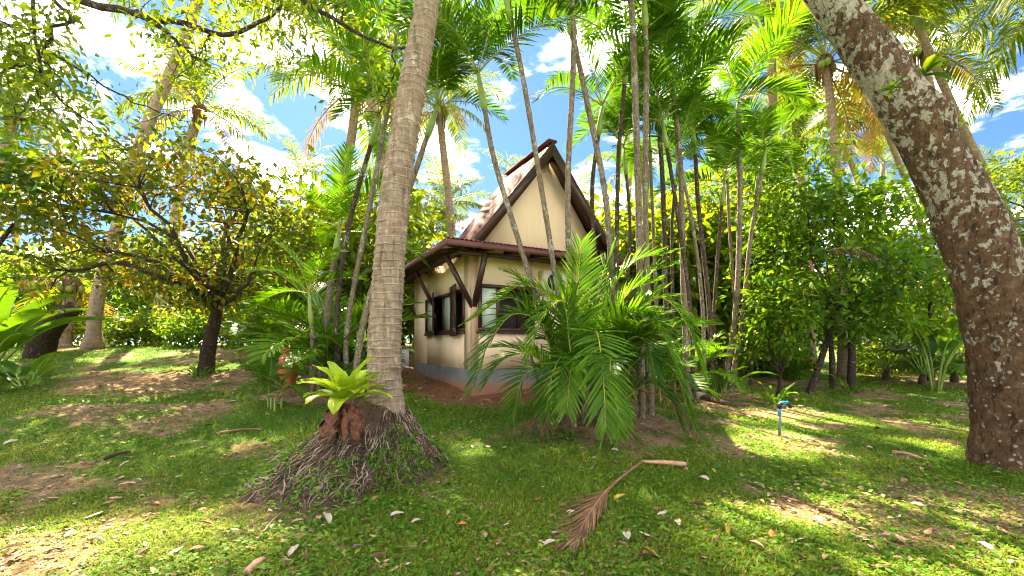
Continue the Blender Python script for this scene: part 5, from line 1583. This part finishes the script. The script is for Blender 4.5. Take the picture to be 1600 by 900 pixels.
cp('coconut palm crown at the top edge left of the big trunk', [(600, 560, 13.5), (610, 350, 13.5), (575, 120, 13.5), (560, 20, 13.5)], 0.2, 0.16, 0.95, seed=16, n=18, old_n=2)
cp('coconut palm crown between the big trunk and the gable', [(720, 560, 19), (705, 350, 19), (690, 210, 19), (688, 165, 19)], 0.18, 0.15, 0.85, seed=17, n=16, old_n=3)
FAR = {30: 'at the far left edge', 190: 'behind the leaning palm on the left lawn', 380: 'right behind the reddish tree crown', 470: 'behind the pale coconut trunk', 600: 'directly behind the big coconut trunk', 820: 'behind the bungalow gable', 900: 'just right of the gable',
       985: 'behind the close pair of cane stems', 1060: 'behind the stout pale cane palm', 1130: 'behind the back clump of cane palms', 1190: 'behind the open-crowned tree', 1380: 'over the dense broadleaf tree', 1560: 'right of the leaning trunk'}
rs = np.random.RandomState(30)
for k, px in enumerate((30, 190, 380, 470, 600, 820, 900, 985, 1060, 1130, 1190, 1380, 1560)):
    Y = 26 + 10 * rs.rand(); py = 250 + 120 * rs.rand()
    cp('distant coconut palm ' + FAR[px], [(px - 20, 560, Y), (px - 8, 450, Y), (px, py, Y)], 0.2, 0.15, 1.0, seed=50 + k, n=14, old_n=1, nuts=False, skirt_fibre=False, seg=7, group='distant palms of the grove')

MARKS = ((-120, 'beyond the far left edge'), (-40, 'behind the banana plant'), (20, 'just right of the banana plant'), (60, 'behind the dead stump'), (110, 'left of the swollen palm base'), (150, 'behind the swollen palm base'), (200, 'right of the swollen palm base'),
         (250, 'left behind the reddish tree trunk'), (300, 'directly behind the reddish tree trunk'), (330, 'far behind the reddish tree trunk'), (360, 'right behind the reddish tree trunk'), (400, 'left of the terracotta jar'), (415, 'behind the terracotta jar'), (470, 'right of the terracotta jar'), (480, 'behind the short pale-stemmed palm'),
         (560, 'left behind the big coconut trunk'), (630, 'between the big trunk and the porch'), (720, 'behind the bungalow porch'), (790, 'behind the bungalow roof'), (870, 'behind the right barge board'), (960, 'left of the close pair of cane stems'), (1010, 'behind the close pair of cane stems'), (1040, 'right of the close pair of cane stems'), (1060, 'left behind the back clump'),
         (1110, 'behind the back clump'), (1130, 'right of the back clump'), (1170, 'right behind the back clump'), (1180, 'left of the bright shrub'), (1240, 'right of the bright shrub'), (1330, 'behind the thin grey trunks'), (1360, 'right of the thin grey trunks'), (1400, 'left behind the fan palms'), (1420, 'behind the largest fan palm'), (1480, 'right behind the fan palms'),
         (1510, 'at the left edge of the leaning trunk'), (1560, 'behind the leaning trunk'), (1580, 'behind the foot of the leaning trunk'), (1640, 'beyond the right edge'), (1730, 'farthest beyond the right edge'))


def spot(px):
    return min(MARKS, key=lambda m: abs(m[0] - px))[1]


# ------------------------------------------------------------------ shrubs and trees behind
VAR = [tree_meshes(70 + v, [(0, 0, -0.2), (0.05, 0, 0.8), (0.1, 0.05, 1.5)], np.array([0.1, 0, 1.5]), (0, 0, 2.3), (1.9, 1.9, 1.7), 9, 62, 42, 0.30, 0.13, mt, 'tree_bark', 0.11, 0.62, 0.55, 0.22, 0.45, -0.95, 0.75)
       for v, mt in enumerate(('light_tree', 'green_tree', 'light_tree', 'green_tree'))]
LOW = [tree_meshes(80 + v, [(0, 0, -0.1), (0.02, 0, 0.25), (0.03, 0, 0.4)], np.array([0.03, 0, 0.4]), (0, 0, 0.75), (1.15, 0.9, 0.75), 7, 40, 34, 0.21, 0.10, mt, 'tree_bark', 0.04, 0.38, 0.55, 0.2, 0.4, -0.9, 0.75)
       for v, mt in enumerate(('light_tree', 'green_tree'))]
rs = np.random.RandomState(44)
for k, (px, Y, s) in enumerate(((-120, 18, 1.2), (-40, 22, 1.4), (60, 20, 1.1), (150, 24, 1.4), (250, 21, 1.2), (330, 26, 1.5), (410, 18, 1.2), (480, 22, 1.4), (560, 20, 1.3), (630, 27, 1.3), (720, 30, 1.4),
                                 (960, 19, 1.2), (1010, 24, 1.5), (1060, 18, 1.2), (1110, 22, 1.3), (1170, 27, 1.5), (1240, 20, 1.2), (1330, 24, 1.3), (1400, 20, 1.2), (1480, 26, 1.5), (1560, 22, 1.4), (1640, 19, 1.3), (1730, 22, 1.4), (870, 26, 1.4), (790, 28, 1.2))):
    me = VAR[(k * 3 + 1) % 4]
    kind = ('light yellow-green', 'mid green')[((k * 3 + 1) % 4) % 2]
    place_tree('background_tree', me, gp(px, Y), rs.rand() * 6.28, s * (0.9 + 0.2 * rs.rand()), kind + ' bushy backdrop tree ' + spot(px), 'tree', 'backdrop trees')
for k, (px, Y, s, lab) in enumerate(((942, 15.5, 1.45, 'tall light green tree just right of the gable'), (1003, 17, 1.7, 'tall yellow-green tree showing between the close pair of cane stems'), (1078, 15.5, 1.5, 'tall light green tree behind the stout pale cane palm'),
                                      (1142, 17, 1.65, 'tall yellow-green tree behind the bright crownshaft palm'), (505, 16, 1.5, 'tall light green tree behind the short pale-stemmed palm'),
                                      (592, 17, 1.5, 'tall yellow-green tree right behind the big coconut trunk'), (655, 19, 1.2, 'light green tree seen under the bungalow eave'))):
    place_tree('background_tree', VAR[(0, 2)[k % 2]], gp(px, Y), rs.rand() * 6.28, s, lab, 'tree', 'backdrop trees')
for k, (px, Y, s) in enumerate(((110, 15.5, 0.9), (200, 15.5, 0.8), (250, 16, 1.0), (300, 15, 0.8), (360, 15.5, 0.9), (400, 14.5, 0.8), (1180, 15.5, 0.8), (1240, 13.5, 0.7), (1360, 15.5, 0.9), (1420, 15.5, 0.8), (1510, 15, 1.0), (1580, 15.5, 0.9), (1130, 14.5, 0.8), (1040, 13.5, 0.9), (20, 14.5, 0.9), (470, 14, 0.9), (560, 15, 1.1))):
    place_tree('shrub', LOW[k % 2], gp(px, Y), rs.rand() * 6.28, s, ('low yellow-green shrub', 'low mid-green shrub')[k % 2] + ' at the lawn edge ' + spot(px), 'shrub', 'shrubs along the lawn edge')

# ------------------------------------------------------------------ things on the lawn
# terracotta jar
b = gp(450, 9.0)
root = thing('terracotta_jar', 'tall orange terracotta jar half hidden by low palms left of the coconut trunk', 'jar', b)
prof = [(0.0, 0.10), (0.10, 0.13), (0.25, 0.185), (0.40, 0.19), (0.50, 0.15), (0.555, 0.115), (0.59, 0.12), (0.62, 0.145), (0.645, 0.15), (0.64, 0.125), (0.58, 0.10), (0.45, 0.10)]
mb = MB(); mb.tube([(0, 0, z) for z, r in prof[:9]], [r for z, r in prof[:9]], 24, cap=False)
mb.tube([(0, 0, z - 0.001 * i) for i, (z, r) in enumerate(reversed(prof[8:]))], [r for z, r in reversed(prof[8:])], 24, cap=False)
mb.obj('body', M['terra'], root, True)
mb = MB(); mb.tube([(0, 0, 0.44), (0, 0, 0.45)], [0.098, 0.098], 20); mb.obj('soil', M['root_d'], root)
for zc, rc in ((0.47, 0.172), (0.20, 0.170)):
    mb = MB(); mb.tube([(rc * math.cos(a), rc * math.sin(a), zc) for a in np.linspace(0, 2 * math.pi, 25)], 0.010, 5, cap=False); mb.obj('raised_band', M['terra'], root, True)

root.scale = (1.0, 1.0, 1.30)
# garden tap
b = gp(1218, 6.5)
root = thing('standpipe', 'thin garden standpipe with blue elbow tap on the right lawn', 'tap', b)
mb = MB(); mb.tube([(0, 0, -0.05), (0, 0, 0.2), (0, 0, 0.31)], 0.019, 12); mb.obj('pipe', M['pipe'], root, True)
mb = MB(); mb.tube([(0, 0, 0.30), (0, 0, 0.42)], 0.024, 12); mb.obj('sleeve', M['blue'], root, True)
mb = MB(); mb.tube([(0, 0, 0.405), (0, 0, 0.45), (0.012, 0, 0.472), (0.04, 0, 0.482)], [0.03, 0.031, 0.031, 0.03], 12); mb.obj('elbow', M['black'], root, True)
mb = MB(); mb.tube([(0.015, -0.002, 0.487), (0.06, -0.002, 0.494), (0.105, -0.002, 0.488)], [0.026, 0.029, 0.026], 12); mb.obj('tap_body', M['blue'], root, True)
mb = MB(); mb.tube([(0.10, 0, 0.485), (0.135, 0, 0.475), (0.158, 0, 0.445), (0.160, 0, 0.415)], [0.026, 0.028, 0.026, 0.024], 12); mb.obj('spout', M['black'], root, True)
mb = MB(); mb.tube([(0.085, -0.03, 0.50), (0.10, -0.03, 0.515), (0.13, -0.028, 0.50)], [0.01, 0.014, 0.008], 8); mb.obj('handle', M['blue'], root, True)


# fallen dry frond
def gpt(px, py, dz=0.02):
    """the point of the ground seen at a pixel"""
    Y = 4.0
    for k in range(30):
        x = (px - 800) / F * Y; Y = (EYE - float(surf(x, Y)) - dz) * F / (py - HY)
    x = (px - 800) / F * Y
    return Vector((x, Y, float(surf(x, Y)) + dz))


def fallen_frond():
    base = gpt(1003, 722)
    root = thing('fallen_frond', 'dry brown fallen palm frond lying on the grass in the foreground', 'palm frond', base)
    B0 = np.array(tuple(base))
    mb = MB()
    P = spline([gpt(1072, 725, 0.045), gpt(1040, 722, 0.05), gpt(1003, 721, 0.035)], 10) - B0
    n = 10; k = 9
    mb.tube(P, np.interp(np.linspace(0, 1, n), [0, 0.12, 0.6, 1], [0.022, 0.038, 0.034, 0.018]), k, wob=0.12)
    mb.v[0][:, 2] = np.where(mb.v[0][:, 2] > P[:, 2].mean(), mb.v[0][:, 2] * 0.7 + P[:, 2].mean() * 0.3, mb.v[0][:, 2])
    mb.obj('sheath', M['sheath'], root, True)
    ctl = [gpt(1003, 721, 0.04), gpt(975, 742, 0.045), gpt(950, 765, 0.05), gpt(928, 792, 0.07), gpt(910, 822, 0.05), gpt(900, 848, 0.02)]
    P = spline(ctl, 20) - B0
    mb = MB(); mb.tube(P, np.linspace(0.017, 0.004, 20), 7); mb.obj('midrib', M['rachis_dead'], root, True)
    rs = np.random.RandomState(15)
    for i in range(84):
        f = 0.40 + 0.58 * (i // 2) / 42; side = 1 if i % 2 else -1
        j = f * 19; p = P[int(j)] + (P[min(19, int(j) + 1)] - P[int(j)]) * (j % 1)
        t = nrm(P[min(19, int(j) + 1)] - P[int(j)]); s = nrm(np.cross(t, [0, 0, 1.0])) * side
        # right side of the frond is folded under, left side fans out
        a = (0.80 - 0.55 * f) * (1.0 if side > 0 else 0.40) + 0.07 * rs.randn()
        d = nrm(t * math.cos(a) + s * math.sin(a) + np.array([0, 0, 0.06 * rs.rand()]))
        L = (0.50 if f < 0.9 else 0.34) * (0.8 + 0.3 * rs.rand()) * (1.15 - 0.45 * f)
        q = [p]
        for m in range(4):
            nx_ = q[-1] + d * L / 4
            g_ = float(ground(nx_[0] + B0[0], nx_[1] + B0[1])) - B0[2] + 0.02 + 0.02 * rs.rand()
            nx_[2] = max(nx_[2] - 0.012 * (m + 1), g_)
            q.append(nx_)
        q = np.array(q); w = np.array([0.004, 0.008, 0.0085, 0.006, 0.001]) * (0.85 + 0.4 * rs.rand())
        sdv = nrm(np.cross(d, [0, 0, 1.0]))
        V = np.stack([q - sdv * w[:, None], q + np.array([0, 0, 0.006]), q + sdv * w[:, None]], 1).reshape(-1, 3)
        fs = [[3 * m + c, 3 * m + c + 1, 3 * m + c + 4, 3 * m + c + 3] for m in range(4) for c in (0, 1)]
        mb = MB(); mb.add(V, np.array(fs), 0, float(rs.rand())); mb.obj('leaflet', M['dead_leaf'], root)


fallen_frond()

# dry frond caught in the right-hand tree
root = thing('dry_frond', 'dry grey-brown palm frond caught on top of the green broadleaf tree', 'palm frond', at(1290, 398, 8.9))
P = spline([at(1290, 392, 8.9), at(1320, 387, 8.85), at(1350, 392, 8.8), at(1376, 406, 8.75)], 14) - np.array(tuple(at(1290, 398, 8.9)))
link('leaflets', frond_mesh('dry_frond_leaflets', [M['dead_leaf'], M['rachis_dead']], P, n=26, ll=0.30, lw=0.016, vang=-0.5, sweep=(0.5, 0.9), droop=0.6, seed=4, petiole=0.05, segs=3, rach=0.012), root)
root = thing('dry_leaf', 'curled brown dead leaf hanging at the left of the green broadleaf tree', 'leaf', at(1262, 408, 8.8))
for k in range(4):
    mb = MB(); strap_leaf(mb, bent((0.02 * k, 0, 0), 0.4 * k - 0.6, -60 - 8 * k, -88, 0.26), 0.07, (0.2, -1, 0.2), 0, 0.8, 0.008, k, 0.3); mb.obj('leaf_lobe', M['dead_leaf'], root, True)

# flat round stone and the log edging by the back clump
b = gp(1085, 9.6)
root = thing('stone_slab', 'flat round stone slab at the foot of the back cane palms', 'stone', b)
mb = MB(); mb.tube([(0, 0, 0.0), (0, 0, 0.03), (0, 0, 0.10), (0, 0, 0.115)], [0.17, 0.17, 0.23, 0.225], 22, wob=0.05); mb.obj('slab', M['stone'], root)
b = gpt(1140, 632, 0.0)
root = thing('rotten_log', 'dark half-buried rotten log in front of the back cane palms', 'log', b)
P = spline([gpt(1098, 622, 0.03), gpt(1140, 631, 0.04), gpt(1180, 634, 0.02)], 12) - np.array(tuple(b))
mb = MB(); mb.tube(P, np.linspace(0.07, 0.045, 12), 9, wob=0.25, seed=4); mb.obj('log', M['root_d'], root, True)

# sticks
for lab, a, c, r, m in (('short dark stick lying on the left lawn', (163, 717), (203, 706), 0.022, 'twig'), ('reddish dry stalk on the left lawn before the root mound', (338, 677), (412, 668), 0.020, 'rachis_dead'),
                        ('short pale stick in the lower left grass', (140, 842), (166, 846), 0.012, 'sheath'), ('curled brown bark strip at the bottom edge', (385, 897), (415, 872), 0.03, 'sheath'),
                        ('thin grey twig low on the left of the mound', (404, 842), (440, 800), 0.008, 'root_l'), ('brown sheath strip on the right lawn', (1395, 706), (1440, 716), 0.024, 'sheath')):
    A, Cc = gpt(*a), gpt(*c)
    root = thing('stick', lab, 'stick', A)
    P = spline([A, (A + Cc) / 2 + Vector((0, 0, 0.02)), Cc], 9) - np.array(tuple(A))
    mb = MB(); mb.tube(P, np.linspace(r, r * 0.6, 9), 7, wob=0.35, seed=int(a[0])); mb.obj('stick', M[m], root, True)

# larger fallen leaves, each its own thing
LFM = []
for v, (nm, mt, stops) in enumerate((('tan', None, (0.62, 0.36, 0.20)), ('pale', None, (0.66, 0.52, 0.38)), ('brown', None, (0.17, 0.07, 0.04)), ('yellow', None, (0.66, 0.42, 0.05)), ('orange', None, (0.55, 0.15, 0.03)))):
    M['fallen_' + nm] = plain('fallen_leaf_' + nm, [x * 0.72 for x in stops], 0.7, 0.35, 18, 0.35)
    for w in range(2):
        rs = np.random.RandomState(v * 5 + w)
        mb = MB(); strap_leaf(mb, bent((-0.5, 0, 0.02), 0, 12 * rs.rand(), -14, 1.0, 9), 0.30 + 0.14 * w, (0, 0, 1), 0, 0.5, 0.02, v * 3 + w, 0.30 if w else -0.25)
        LFM.append((nm, mb.mesh('fallen_leaf', M['fallen_' + nm], True)))
FL = {'tan': 'tan dry leaf fallen on the lawn', 'pale': 'pale bleached dry leaf fallen on the lawn', 'brown': 'dark brown dry leaf fallen on the lawn', 'yellow': 'yellow leaf fallen on the lawn', 'orange': 'orange leaf fallen on the lawn'}
LMARK = ((930, 740, 'beside the midrib of the fallen frond'), (860, 850, 'left of the fallen frond'), (1000, 850, 'right of the fallen frond tip'), (1090, 740, 'by the sheath of the fallen frond'), (1050, 810, 'in the bare patch right of the fallen frond'), (1218, 680, 'around the standpipe'), (1150, 670, 'between areca clump and standpipe'),
         (1330, 720, 'on the middle of the right lawn'), (1450, 720, 'left of the leaning trunk base'), (1250, 800, 'in the right foreground grass'), (1420, 810, 'in the foreground before the leaning trunk'), (1540, 850, 'in the lower right corner'), (1200, 880, 'at the bottom edge right of centre'), (720, 810, 'in the grass before the root mound'), (640, 880, 'at the bottom edge left of centre'),
         (760, 690, 'right of the root mound'), (300, 800, 'left of the root mound foot'), (120, 860, 'in the lower left corner'), (180, 760, 'on the left foreground lawn'), (20, 740, 'at the left edge of the lawn'), (250, 680, 'on the left lawn'), (250, 620, 'in the shade near the reddish tree'), (60, 640, 'on the far left lawn'))
rs = np.random.RandomState(91)
spots = [(1115, 735, 'yellow'), (968, 777, 'yellow'), (1137, 828, 'yellow'), (1225, 700, 'yellow'), (1015, 862, 'yellow'), (720, 820, 'orange'), (840, 779, 'orange'), (322, 817, 'orange'), (1206, 833, 'orange'), (240, 627, 'orange'),
         (1035, 800, 'pale'), (1060, 817, 'pale'), (980, 838, 'pale'), (1100, 748, 'pale'), (1275, 812, 'pale'), (1250, 845, 'pale'), (1435, 790, 'pale'), (1450, 830, 'tan'), (1540, 855, 'pale'), (1410, 845, 'tan'),
         (1345, 838, 'pale'), (1260, 838, 'tan'), (1365, 803, 'pale'), (1250, 740, 'tan'), (1345, 733, 'tan'), (1440, 733, 'tan'), (1360, 700, 'tan'), (235, 662, 'pale'), (317, 698, 'pale'), (12, 737, 'pale'), (108, 832, 'pale'),
         (270, 736, 'pale'), (200, 757, 'tan'), (180, 777, 'tan'), (130, 722, 'brown'), (25, 870, 'brown'), (312, 790, 'pale'), (780, 850, 'tan'), (635, 880, 'pale'), (910, 735, 'tan'), (848, 760, 'pale'), (1180, 655, 'pale'), (1160, 680, 'tan'),
         (1180, 850, 'tan'), (1100, 870, 'tan'), (1015, 870, 'brown'), (1120, 840, 'brown'), (1290, 870, 'tan'), (1200, 770, 'pale'), (700, 800, 'tan'), (760, 700, 'tan')]
for k in range(110):
    spots.append((rs.randint(10, 1590), int(600 + 290 * rs.rand() ** 1.2), ('tan', 'pale', 'brown', 'tan', 'pale')[rs.randint(5)]))
seen_labels = set()
for k_, (px, py, nm) in enumerate(spots):
    p = gpt(px, py, 0.03)
    if p.y > 9 or (math.hypot(p.x - MOUND[0], p.y - MOUND[1]) < 1.15): continue
    wh = min(LMARK, key=lambda m: math.hypot(m[0] - px, 1.6 * (m[1] - py)))[2]
    sz = 0.075 + 0.075 * rs.rand(); form = rs.randint(2)
    label = ('small ' if sz < 0.105 else 'large ') + ('narrow ' if form == 0 else 'broad ') + FL[nm].replace('fallen on the lawn', 'lying ' + wh)
    if label in seen_labels:            # keep the leaves one can tell apart
        form = 1 - form
        label = ('small ' if sz < 0.105 else 'large ') + ('narrow ' if form == 0 else 'broad ') + FL[nm].replace('fallen on the lawn', 'lying ' + wh)
        if label in seen_labels: continue
    seen_labels.add(label)
    me = [m for n_, m in LFM if n_ == nm][form]
    o = link('fallen_leaf', me, None, p, (0.25 * rs.randn(), 0.25 * rs.randn(), rs.rand() * 6.28), sz)
    tag(o, label, 'leaf', 'fallen leaves on the lawn')
